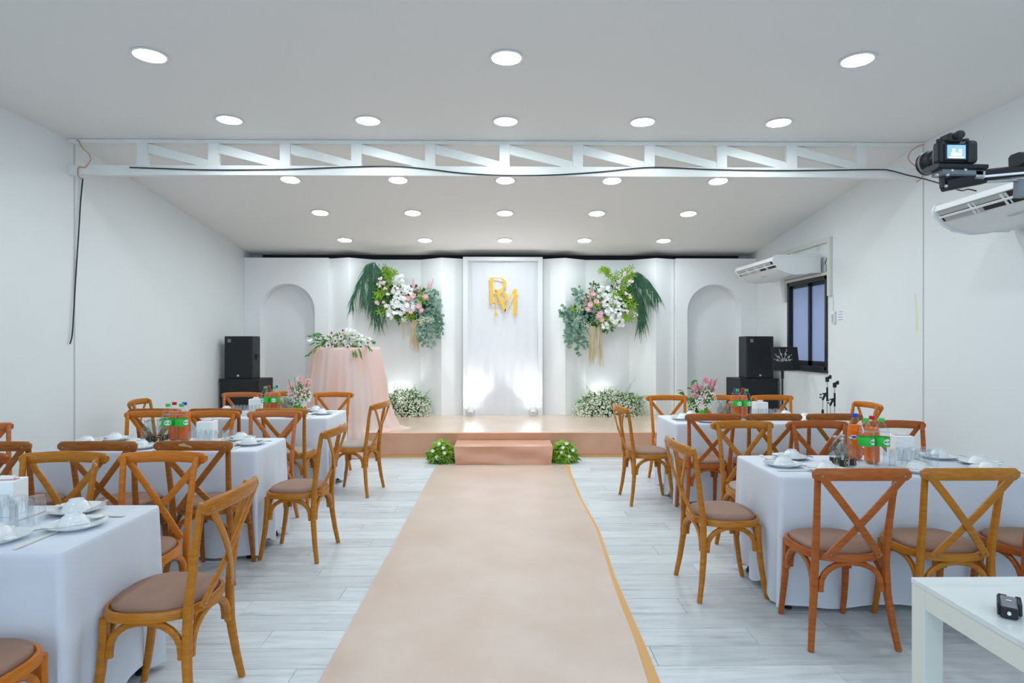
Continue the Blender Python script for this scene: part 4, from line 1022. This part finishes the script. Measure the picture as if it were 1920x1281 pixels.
def wallflowers(side):
    lx = side == 'left'
    ctr = P(748, 575, 9.85) if lx else P(1136, 585, 9.85)
    t = thing('hanging_floral_spray', f'large spray of palm, orchids, pink blooms and eucalyptus hung {side} of the monogram', 'floral arrangement', ctr, 0, 'hanging floral sprays')
    def q(px_, py_, y=9.85): return P(px_, py_, y)-ctr
    S = 9.85/1150
    # palm fronds
    fr = [((700, 492), (692, 500), (676, 520), (664, 548), (660, 566)), ((700, 492), (688, 496), (682, 520), (680, 545), (681, 560)), ((702, 492), (706, 510), (700, 550), (712, 600)), ((702, 492), (712, 505), (704, 545), (700, 590)),
          ((700, 493), (696, 520), (692, 545), (694, 575)), ((702, 493), (716, 510), (716, 555), (720, 590)), ((702, 492), (690, 510), (700, 560), (706, 595))] if lx else \
         [((1180, 515), (1195, 510), (1215, 525), (1228, 545)), ((1180, 515), (1200, 520), (1222, 535), (1232, 548)), ((1185, 514), (1192, 540), (1204, 570), (1204, 600)), ((1185, 520), (1196, 550), (1200, 580), (1197, 608)), ((1184, 516), (1205, 528), (1210, 545), (1218, 560)), ((1188, 530), (1202, 555), (1208, 580), (1208, 595))]
    for f in fr:
        b = MB(); pts = [q(x, y, 9.80-.03*i) for i, (x, y) in enumerate(f)]
        # dense sampling
        sm = []
        for i in range(len(pts)-1):
            for k in range(9): sm.append(pts[i].lerp(pts[i+1], k/9))
        sm.append(pts[-1]); b.sweep(sm, (.004, .004), n=4)
        for i in range(1, len(sm)):
            tdir = (sm[i]-sm[i-1]).normalized(); sd = tdir.cross(Vector((0, 1, 0))).normalized()
            for s in (-1, 1):
                b.leaf(sm[i], tdir*.6+sd*s*rnd.uniform(.15, .45)+Vector((0, rnd.uniform(-.3, 0), -.75)), rnd.uniform(.15, .27), .0085, nrm=(0, 1, .3), droop=.3, seg=3, fold=.1)
                b.leaf(sm[i], tdir*.7+sd*s*rnd.uniform(.1, .3)+Vector((0, rnd.uniform(-.5, 0), -.9)), rnd.uniform(.10, .2), .0075, nrm=(0, 1, .3), droop=.3, seg=3, fold=.1)
        b.build('palm_frond', G_palm, t)
    # dark backing foliage
    b = MB()
    for (x, y, r_, n_) in (((735, 560, 26, 60), (770, 570, 34, 70), (800, 590, 22, 50), (720, 560, 14, 40)) if lx else ((1160, 560, 24, 60), (1120, 580, 34, 70), (1085, 590, 22, 50), (1178, 560, 16, 40))):
        blob_leaves(b, q(x, y, 9.90), (r_*S, .05, r_*S), int(n_*1.8), .10, .038)
    tag(b.build('dark_leaves', G_dark, t), kind='stuff')
    # lime foliage
    b = MB(); Lm = ((728, 508, 9), (722, 520, 12), (727, 530, 10), (712, 545, 12), (705, 552, 9), (715, 562, 9), (718, 575, 9), (716, 585, 7), (735, 512, 6), (795, 560, 8), (770, 590, 8)) if lx else \
        ((1176, 508, 9), (1165, 525, 12), (1150, 520, 9), (1140, 512, 6), (1130, 508, 5), (1168, 545, 10), (1175, 560, 9), (1182, 578, 12), (1190, 590, 10), (1172, 592, 9), (1125, 555, 9), (1118, 570, 8), (1150, 570, 7), (1075, 577, 8), (1128, 610, 7), (1158, 558, 9), (1165, 600, 8), (1180, 520, 8), (1140, 600, 6))
    for (x, y, r_) in Lm:
        for k in range(5): star(b, q(x+rnd.uniform(-r_, r_)*.9, y+rnd.uniform(-r_, r_)*.9, 9.76+rnd.uniform(-.05, .05)), (rnd.uniform(-.9, .9), -1, rnd.uniform(-.6, .9)), 6, .06+r_*.003, .017)
    tag(b.build('lime_foliage', G_lime, t), kind='stuff')
    b = MB(); Lm2 = ((718, 512, 10), (708, 535, 8), (722, 552, 10), (716, 570, 8), (738, 585, 6), (790, 552, 8), (752, 595, 7)) if lx else ((1170, 535, 12), (1178, 550, 10), (1160, 550, 8), (1112, 562, 10), (1120, 600, 10), (1140, 612, 8), (1115, 540, 7))
    for (x, y, r_) in Lm2: blob_leaves(b, q(x, y, 9.80), (r_*S*1.2, .05, r_*S*1.2), 44, .075, .030)
    tag(b.build('green_foliage', G_mid, t), kind='stuff')
    # white orchids: each cluster a part
    for (x, y, r_, n_) in (((748, 540, 13, 26), (757, 555, 14, 26), (745, 568, 13, 24), (735, 580, 11, 18), (728, 592, 7, 10), (752, 580, 10, 18), (763, 545, 9, 14), (768, 575, 9, 16), (750, 525, 8, 14)) if lx else
                           ((1133, 550, 12, 24), (1140, 565, 12, 24), (1145, 580, 12, 24), (1152, 595, 11, 20), (1160, 605, 8, 14), (1138, 590, 9, 16), (1155, 565, 9, 16), (1165, 575, 7, 12), (1135, 612, 6, 8))):
        b = MB(); blob_flowers(b, q(x, y, 9.73), (r_*S*1.25, .06, r_*S*1.25), int(n_*.9), .038, 5, cup=.15)
        for k in range(4): b.leaf(q(x+rnd.uniform(-r_, r_), y+rnd.uniform(-r_, r_), 9.70), rv(), .03, .01)
        b.build('orchid_cluster', F_white, t)
    # pink blooms
    for (x, y, r_) in (((765, 560, 7), (775, 556, 7), (785, 575, 7), (790, 582, 6), (798, 557, 7), (770, 585, 6), (719, 567, 4), (706, 568, 4), (713, 530, 4)) if lx else ((1107, 572, 7), (1102, 580, 6), (1124, 592, 8), (1128, 600, 7), (1118, 566, 7), (1112, 552, 6), (1126, 588, 6))):
        b = MB(); c_ = q(x, y, 9.70)
        for k, (fr_, cp_) in enumerate(((r_*S*1.0, .25), (r_*S*.8, .5), (r_*S*.55, .9))): b.flower(c_+Vector((0, -.006*k, 0)), (rnd.uniform(-.3, .3), -1, .2), fr_, 8, cp_)
        b.build('pink_bloom', F_pink, t)
    # astilbe plumes
    for (x0, y0, x1, y1) in (((770, 558, 776, 524), (785, 552, 788, 536), (806, 545, 812, 522), (802, 545, 804, 527), (777, 545, 774, 522)) if lx else ((1102, 565, 1112, 528), (1108, 562, 1109, 535), (1110, 556, 1124, 544), (1108, 580, 1130, 565), (1100, 575, 1097, 555))):
        b = MB(); a, e = q(x0, y0, 9.76), q(x1, y1, 9.72); L_ = (e-a).length
        for k in range(60):
            u = rnd.random(); wd = .045*(1-u)+.006; b.ball(a.lerp(e, u)+rv()*wd*rnd.random(), .007, 5, 3)
        b.build('pink_plume', F_pink, t)
    # small blush flowers in lime part
    b = MB()
    for (x, y) in (((713, 522), (718, 530), (710, 535), (722, 540), (708, 568), (726, 552)) if lx else ((1172, 512), (1160, 527), (1180, 530), (1186, 527), (1158, 540), (1174, 550), (1182, 556), (1192, 590), (1170, 515), (1176, 585))):
        for k in range(4): b.flower(q(x+rnd.uniform(-3, 3), y+rnd.uniform(-3, 3), 9.70), (rnd.uniform(-.5, .5), -1, .3), .024, 5)
    tag(b.build('blush_florets', F_blush, t), kind='stuff')
    # eucalyptus: round leaves on several stems
    st_ = ([(800, 562), (815, 550), (818, 545)], [(803, 570), (820, 562), (823, 575)], [(805, 575), (825, 590), (824, 610)], [(800, 580), (812, 600), (815, 630)], [(795, 585), (800, 610), (797, 645)], [(790, 590), (790, 610), (783, 628)], [(803, 580), (826, 600), (822, 628)], [(800, 590), (806, 620), (811, 648)], [(795, 590), (785, 612), (792, 640)], [(800, 568), (808, 556), (812, 545)], [(798, 580), (815, 585), (826, 600)], [(805, 590), (818, 610), (826, 622)]) if lx else \
          ([(1085, 575), (1078, 555), (1078, 540)], [(1090, 575), (1090, 555), (1088, 540)], [(1080, 580), (1062, 585), (1048, 590)], [(1085, 590), (1068, 590), (1060, 575)], [(1085, 590), (1068, 605), (1060, 600)], [(1088, 600), (1075, 620), (1063, 640)], [(1095, 600), (1085, 630), (1083, 662)], [(1090, 600), (1070, 620), (1068, 650)], [(1095, 600), (1090, 625), (1097, 650)], [(1080, 600), (1065, 615), (1064, 635)], [(1090, 585), (1072, 590), (1066, 600)], [(1096, 595), (1080, 612), (1074, 632)], [(1100, 590), (1092, 605), (1090, 625)], [(1090, 590), (1082, 600), (1076, 615)])
    for i, s in enumerate(st_):
        b = MB(); pts = [q(x, y, 9.80-.06*k) for k, (x, y) in enumerate(s)]; sm = [pts[0].lerp(pts[1], k/5) for k in range(5)]+[pts[1].lerp(pts[2], k/5) for k in range(6)]
        b.sweep(sm, (.003, .003), n=4)
        for p_ in sm[1:]:
            for k in range(4 if i > 1 else 2):
                d = Vector((rnd.gauss(0, 1), -abs(rnd.gauss(0, .5)), rnd.gauss(0, .8))); b.leaf(p_+rv()*.03, d, rnd.uniform(.045, .07), rnd.uniform(.042, .06), nrm=(rnd.gauss(0, .4), -1, rnd.gauss(0, .4)), droop=.1, seg=3, fold=.1)
        b.build('eucalyptus_stem', G_euc2 if i % 2 else G_euc, t)
    # pale filler
    b = MB()
    for (x, y, r_) in (((795, 600, 9), (790, 605, 7), (745, 530, 9), (757, 600, 6), (808, 602, 7)) if lx else ((1088, 578, 9), (1082, 600, 8), (1095, 625, 9), (1100, 612, 8), (1073, 650, 6), (1150, 550, 8))):
        for k in range(60): b.ball(q(x, y, 9.70)+Vector((rnd.gauss(0, .5)*r_*S, rnd.gauss(0, .02), rnd.gauss(0, .5)*r_*S)), .007, 5, 3)
    tag(b.build('pale_filler', G_gyp, t), kind='stuff')
    # hanging straw strands
    b = MB()
    for _ in range(34):
        x = (rnd.choice((776, 780, 783)) if lx else rnd.choice((1107, 1112, 1124)))+rnd.uniform(-4, 4); y0 = 600 if lx else 612; y1 = (rnd.uniform(640, 662) if lx else rnd.uniform(655, 690))
        p0, p1 = q(x, y0, 9.78), q(x+rnd.uniform(-5, 5), y1, 9.74); b.sweep([p0, p0.lerp(p1, .5)+rv()*.01, p1], [(.006, .006), (.009, .009), (.003, .003)], n=4)
    if lx:
        for _ in range(8):
            x = rnd.uniform(752, 764); p0, p1 = q(x, 592, 9.78), q(x+rnd.uniform(-3, 5), rnd.uniform(615, 640), 9.76); b.sweep([p0, p1], [(.004, .004), (.003, .003)], n=4)
    tag(b.build('straw_strands', F_straw, t), kind='stuff')
    return t
wallflowers('left'); wallflowers('right')

def gyp(cx, cy, z0, rx, ry, rz, n, label, spikes, cat='floral arrangement', side=''):
    t = thing('babys_breath_bush', label, cat, (cx, cy, z0))
    b = MB()
    for _ in range(int(n*.22)):
        v = rv(); v.z = abs(v.z); p = Vector((v.x*rx, v.y*ry, v.z*rz))*rnd.uniform(.5, .97)
        b.tube([(p.x*.2, p.y*.2, .01), (p.x*.7, p.y*.7, p.z*.6), p], .002, 3)
    blob_leaves(b, (0, 0, rz*.46), (rx*.85, ry*.7, rz*.36), int(n*.3), .07, .016)
    tag(b.build('stems', G_mid, t), kind='stuff')
    b = MB()
    for _ in range(n):
        v = rv(); v.z = abs(v.z)*1.0-.05; f = rnd.uniform(.66, 1.0)+.10*math.sin(v.x*9+cx)*math.sin(v.z*7+2)+(.12*rnd.random() if rnd.random() < .15 else 0)
        p = Vector((v.x*rx*f, v.y*ry*f, max(.01, v.z*rz*f+.01)))
        b.flower(p, v+Vector((0, -.4, .3)), rnd.uniform(.009, .014), 4, .5, 1.1)
        b.flower(p+rv()*.012, v+rv(), rnd.uniform(.008, .012), 4, .5, 1.1)
    tag(b.build('blossoms', G_gyp, t), kind='stuff')
    for (dx, dz, px_, m_) in spikes:
        b = MB(); p0 = Vector((px_, 0, rz*.5)); p1 = Vector((px_+dx, -.05, rz*.5+dz))
        b.sweep([p0, p0.lerp(p1, .5)+Vector((dx*-.1, 0, .02)), p1], [(.004, .004), (.003, .003), (.001, .001)], n=4)
        for k in range(30):
            u = k/30; b.leaf(p0.lerp(p1, u), (rnd.choice((-1, 1))*.8, rnd.uniform(-.6, .2), .8), .05*(1.1-u), .016*(1.2-u), droop=.1)
        b.build('leafy_spike', m_, t)
    return t
pL = P(763, 760, 9.78); gyp(pL.x, 9.78, .322, .40, .20, .48, 1900, "baby's breath bush at foot of backdrop beside peach draped table", [(-.02, .40, -.30, G_pale), (-.05, .26, .17, G_lime), (.14, .20, .25, G_pale)])
pR = P(1145, 760, 9.74); gyp(pR.x, 9.74, .322, .62, .22, .47, 2900, "wide baby's breath bush at foot of backdrop right of monogram", [(.22, .38, .18, G_pale), (-.22, .33, -.25, G_pale), (.25, .10, .38, G_lime), (.28, .05, .36, G_lime)])
# small gyp clump behind far left table vase
pS = P(540, 750, 8.9); gyp(pS.x, 8.9, .322, .16, .12, .42, 330, "small baby's breath clump on the stage left of peach draped table", [(.04, .1, 0, G_mid)])
# green plant at right
pG = P(1308, 740, 9.0)
t = thing('leafy_plant', 'leafy green plant with white blossom on stage behind far right table', 'plant', (pG.x, 9.0, .322))
b = MB()
for k in range(20):
    a = rnd.random()*6.28; L_ = rnd.uniform(.3, .62); d = Vector((math.cos(a)*.5, math.sin(a)*.4, 1)).normalized(); b.tube([(0, 0, .02), d*L_*.6, d*L_], .004, 4)
    for j in range(9): b.leaf(d*L_*(.35+.08*j), Vector((rnd.gauss(0, 1), rnd.gauss(0, 1), .5)), .12, .035, droop=.3)
tag(b.build('leaves', G_mid, t), kind='stuff')
b = MB()
for _ in range(260):
    v = rv(); v.z = abs(v.z); b.flower(Vector((v.x*.2-.02, v.y*.16-.03, .06+v.z*.28)), (0, -1, .4), .014, 4, .5)
tag(b.build('blossoms', G_gyp, t), kind='stuff')
# posies by the step
def posy(cx, cy, side):
    t = thing('step_posy', f'lime green posy with white blooms on floor at {side} end of stage step', 'floral arrangement', (cx, cy, .006), 0, 'posies beside the step')
    b = MB()
    for _ in range(80):
        v = rv(); v.z = abs(v.z); p = Vector((v.x*.13, v.y*.09, .03+v.z*.20)); star(b, p, v+Vector((0, -.4, .4)), 5, rnd.uniform(.06, .11), .018)
    for k in range(40): b.leaf((0, 0, rnd.uniform(.08, .2)), (rnd.uniform(-1.1, 1.1), rnd.uniform(-.8, .2), rnd.uniform(.1, 1)), rnd.uniform(.12, .18), .026, droop=.25)
    tag(b.build('lime_leaves', G_lime, t), kind='stuff')
    b = MB(); blob_leaves(b, (0, 0, .06), (.15, .10, .07), 120, .09, .028, up=.1); tag(b.build('dark_leaves', G_mid, t), kind='stuff')
    for (x, z) in ((-.02, .24), (-.10, .16), (.03, .19), (-.05, .08), (.05, .13)):
        b = MB(); c_ = Vector((x*(1 if side == 'left' else -1), -.11, z))
        for k in range(3): b.flower(c_+rv()*.006, (rnd.uniform(-.3, .3), -1, .4), .026-.006*k, 6, .4+.3*k)
        b.build('white_bloom', F_white, t)
p = P(830, 865, 7.66); posy(-.765, 7.62, 'left'); posy(.755, 7.62, 'right')
# flowers on the peach table
ct = P(642, 640, 8.25)
t = thing('table_floral_arrangement', 'low arrangement of blush gerberas and white flowers on peach draped table', 'floral arrangement', (ct.x, 8.25, ztp+.003))
def q(px_, py_, y=8.15): return P(px_, py_, y)-Vector((ct.x, 8.25, ztp+.003))
b = MB(); blob_leaves(b, (0, 0, .07), (.36, .12, .05), 170, .11, .02, up=.1)
for (x0, y0, x1, y1) in ((600, 648, 575, 668), (600, 632, 577, 630), (605, 628, 588, 626), (665, 650, 668, 668), (670, 650, 678, 668), (685, 648, 696, 656), (695, 640, 704, 642), (660, 652, 662, 666)):
    a, e = q(x0, y0, 8.12), q(x1, y1, 7.95)
    b.sweep([a, a.lerp(e, .5)+Vector((0, 0, .02)), e], (.004, .004), n=4)
    for k in range(14): b.leaf(a.lerp(e, k/14), (e-a).normalized()+rv()*.5, .055, .014, droop=.2)
tag(b.build('greenery', G_mid, t), kind='stuff')
b = MB(); blob_leaves(b, (.12, -.02, .09), (.26, .10, .06), 90, .08, .022, up=.4); tag(b.build('lime_leaves', G_lime, t), kind='stuff')
b = MB()
for (x, y, r_, n_) in ((660, 630, 14, 50), (675, 638, 14, 50), (645, 640, 14, 30), (620, 635, 12, 24), (690, 640, 10, 20), (583, 640, 5, 10), (655, 622, 9, 20)): blob_flowers(b, q(x, y, 8.16), (r_*.0071, .06, r_*.006), n_, .024, 5, face=(0, -.8, .5))
tag(b.build('white_flowers', F_white, t), kind='stuff')
for (x, y) in ((622, 625), (643, 620), (640, 632), (629, 640), (616, 648), (652, 651), (690, 643)):
    b = MB(); c_ = q(x, y, 8.02); b.flower(c_, (rnd.uniform(-.3, .3), -1, .3), .046, 12, .12, 1.2); b.flower(c_+Vector((0, -.004, 0)), (0, -1, .3), .034, 12, .2, 1.2)
    g_ = b.build('gerbera', F_blush, t)
    MB().ball(c_+Vector((0, -.010, .003)), .012, 8, 5).build('flower_centre', F_core, g_)
# vases on the far tables
def vase(x, y, label, side):
    t = thing('flower_vase', label, 'vase', (x, y, ZTB), 0, 'flower vases on far tables')
    MB().lathe([(.03, 0), (.042, .003), (.045, .02), (.040, .06), (.036, .09), (.038, .11)], n=18, capt=False).build('glass', Mgvase, t)
    b = MB()
    for k in range(12):
        a = rnd.random()*6.28; d = Vector((math.cos(a)*.35, math.sin(a)*.3, 1)).normalized(); b.tube([(0, 0, .02), d*.2, d*rnd.uniform(.28, .42)], .003, 4)
    blob_leaves(b, (0, 0, .20), (.07, .06, .10), 80, .07, .018, up=.8); tag(b.build('stems', G_mid, t), kind='stuff')
    pts = [(-.05, .30), (.03, .37), (-.08, .22), (.06, .33), (.0, .27), (.09, .28), (-.03, .20), (.05, .22), (-.09, .28), (.1, .34)]
    for (dx, z) in pts:
        c_ = Vector((dx, rnd.uniform(-.07, .02), z)); b = MB()
        for k in range(3): b.flower(c_+rv()*.008, (rnd.uniform(-.5, .5), -1, .5), .042-.009*k, 8, .3+.4*k)
        b.build('pink_carnation', F_hot if side == 'R' else F_pink, t)
    b = MB()
    for _ in range(200):
        v = rv(); b.flower(Vector((v.x*.10+.02, v.y*.08-.02, .19+v.z*.09)), v+Vector((0, -1, 0)), .009, 4, .5)
    tag(b.build('gyp_filler', F_white, t), kind='stuff')
    b = MB(); c_ = Vector((-.04 if side == 'R' else .07, -.07, .12)); b.flower(c_, (0, -1, .3), .045, 8, .2); b.flower(c_, (.2, -1, .3), .03, 8, .5); b.build('blush_bloom', F_blush, t)
vase(-2.085, 6.30, 'green glass vase of pink flowers on far left table', 'L'); vase(1.955, 5.98, 'green glass vase of pink carnations on far right table', 'R')

# ------------------------------------------------------------------ stage uplights
def uplight(x, y, label, power, aim, cone=100):
    t = thing('stage_uplight', label, 'uplight', (x, y, .322), 0, 'stage uplights')
    tilt = Matrix.Rotation(R(-28), 3, 'X')
    b = MB(); b.lathe([(.030, 0), (.048, .01), (.052, .08), (.055, .095), (.050, .096), (.046, .08)], (0, 0, .045), n=20, M=tilt, capt=False); b.build('housing', Mwhiteg, t)
    b = MB(); b.tube([(-.062, 0, .10), (-.064, 0, .03), (-.05, 0, .008), (.05, 0, .008), (.064, 0, .03), (.062, 0, .10)], .005, 6); b.build('yoke', Msilver, t)
    b = MB(); b.lathe([(.045, .085), (.001, .086)], (0, 0, .045), n=20, M=tilt, capb=False, capt=False); b.build('lens', mat('uplight_lens', (1, 1, 1), .3, emit=((.95, .97, 1), 18)), t)
    l = bpy.data.lights.new('uplight_beam', 'SPOT'); l.energy = power; l.spot_size = R(cone); l.spot_blend = .9; l.color = (.93, .96, 1); l.shadow_soft_size = .04
    o = bpy.data.objects.new('uplight_beam', l); COL.objects.link(o); o.parent = t; o.location = tilt @ Vector((0, 0, .11)) + Vector((0, 0, .045))
    d = (Vector(aim)-Vector((x, y, .322))).normalized(); o.rotation_euler = (-d).to_track_quat('Z', 'Y').to_euler()
uplight(P(882, 770, 9.66).x, 9.66, 'small white uplight at lower left corner of the monogram board', UPLIGHT, (-.38, 9.83, 1.15))
uplight(P(1000, 770, 9.66).x, 9.66, 'small white uplight at lower right corner of the monogram board', UPLIGHT, (.34, 9.83, 1.15))
uplight(P(748, 760, 9.95).x, 9.93, "small white uplight behind the left baby's breath bush", UPLIGHT*.6, (-1.68, 10.05, 1.35))
uplight(P(1127, 760, 9.95).x, 9.93, "small white uplight behind the right baby's breath bush", UPLIGHT*.45, (1.6, 10.05, 1.35))
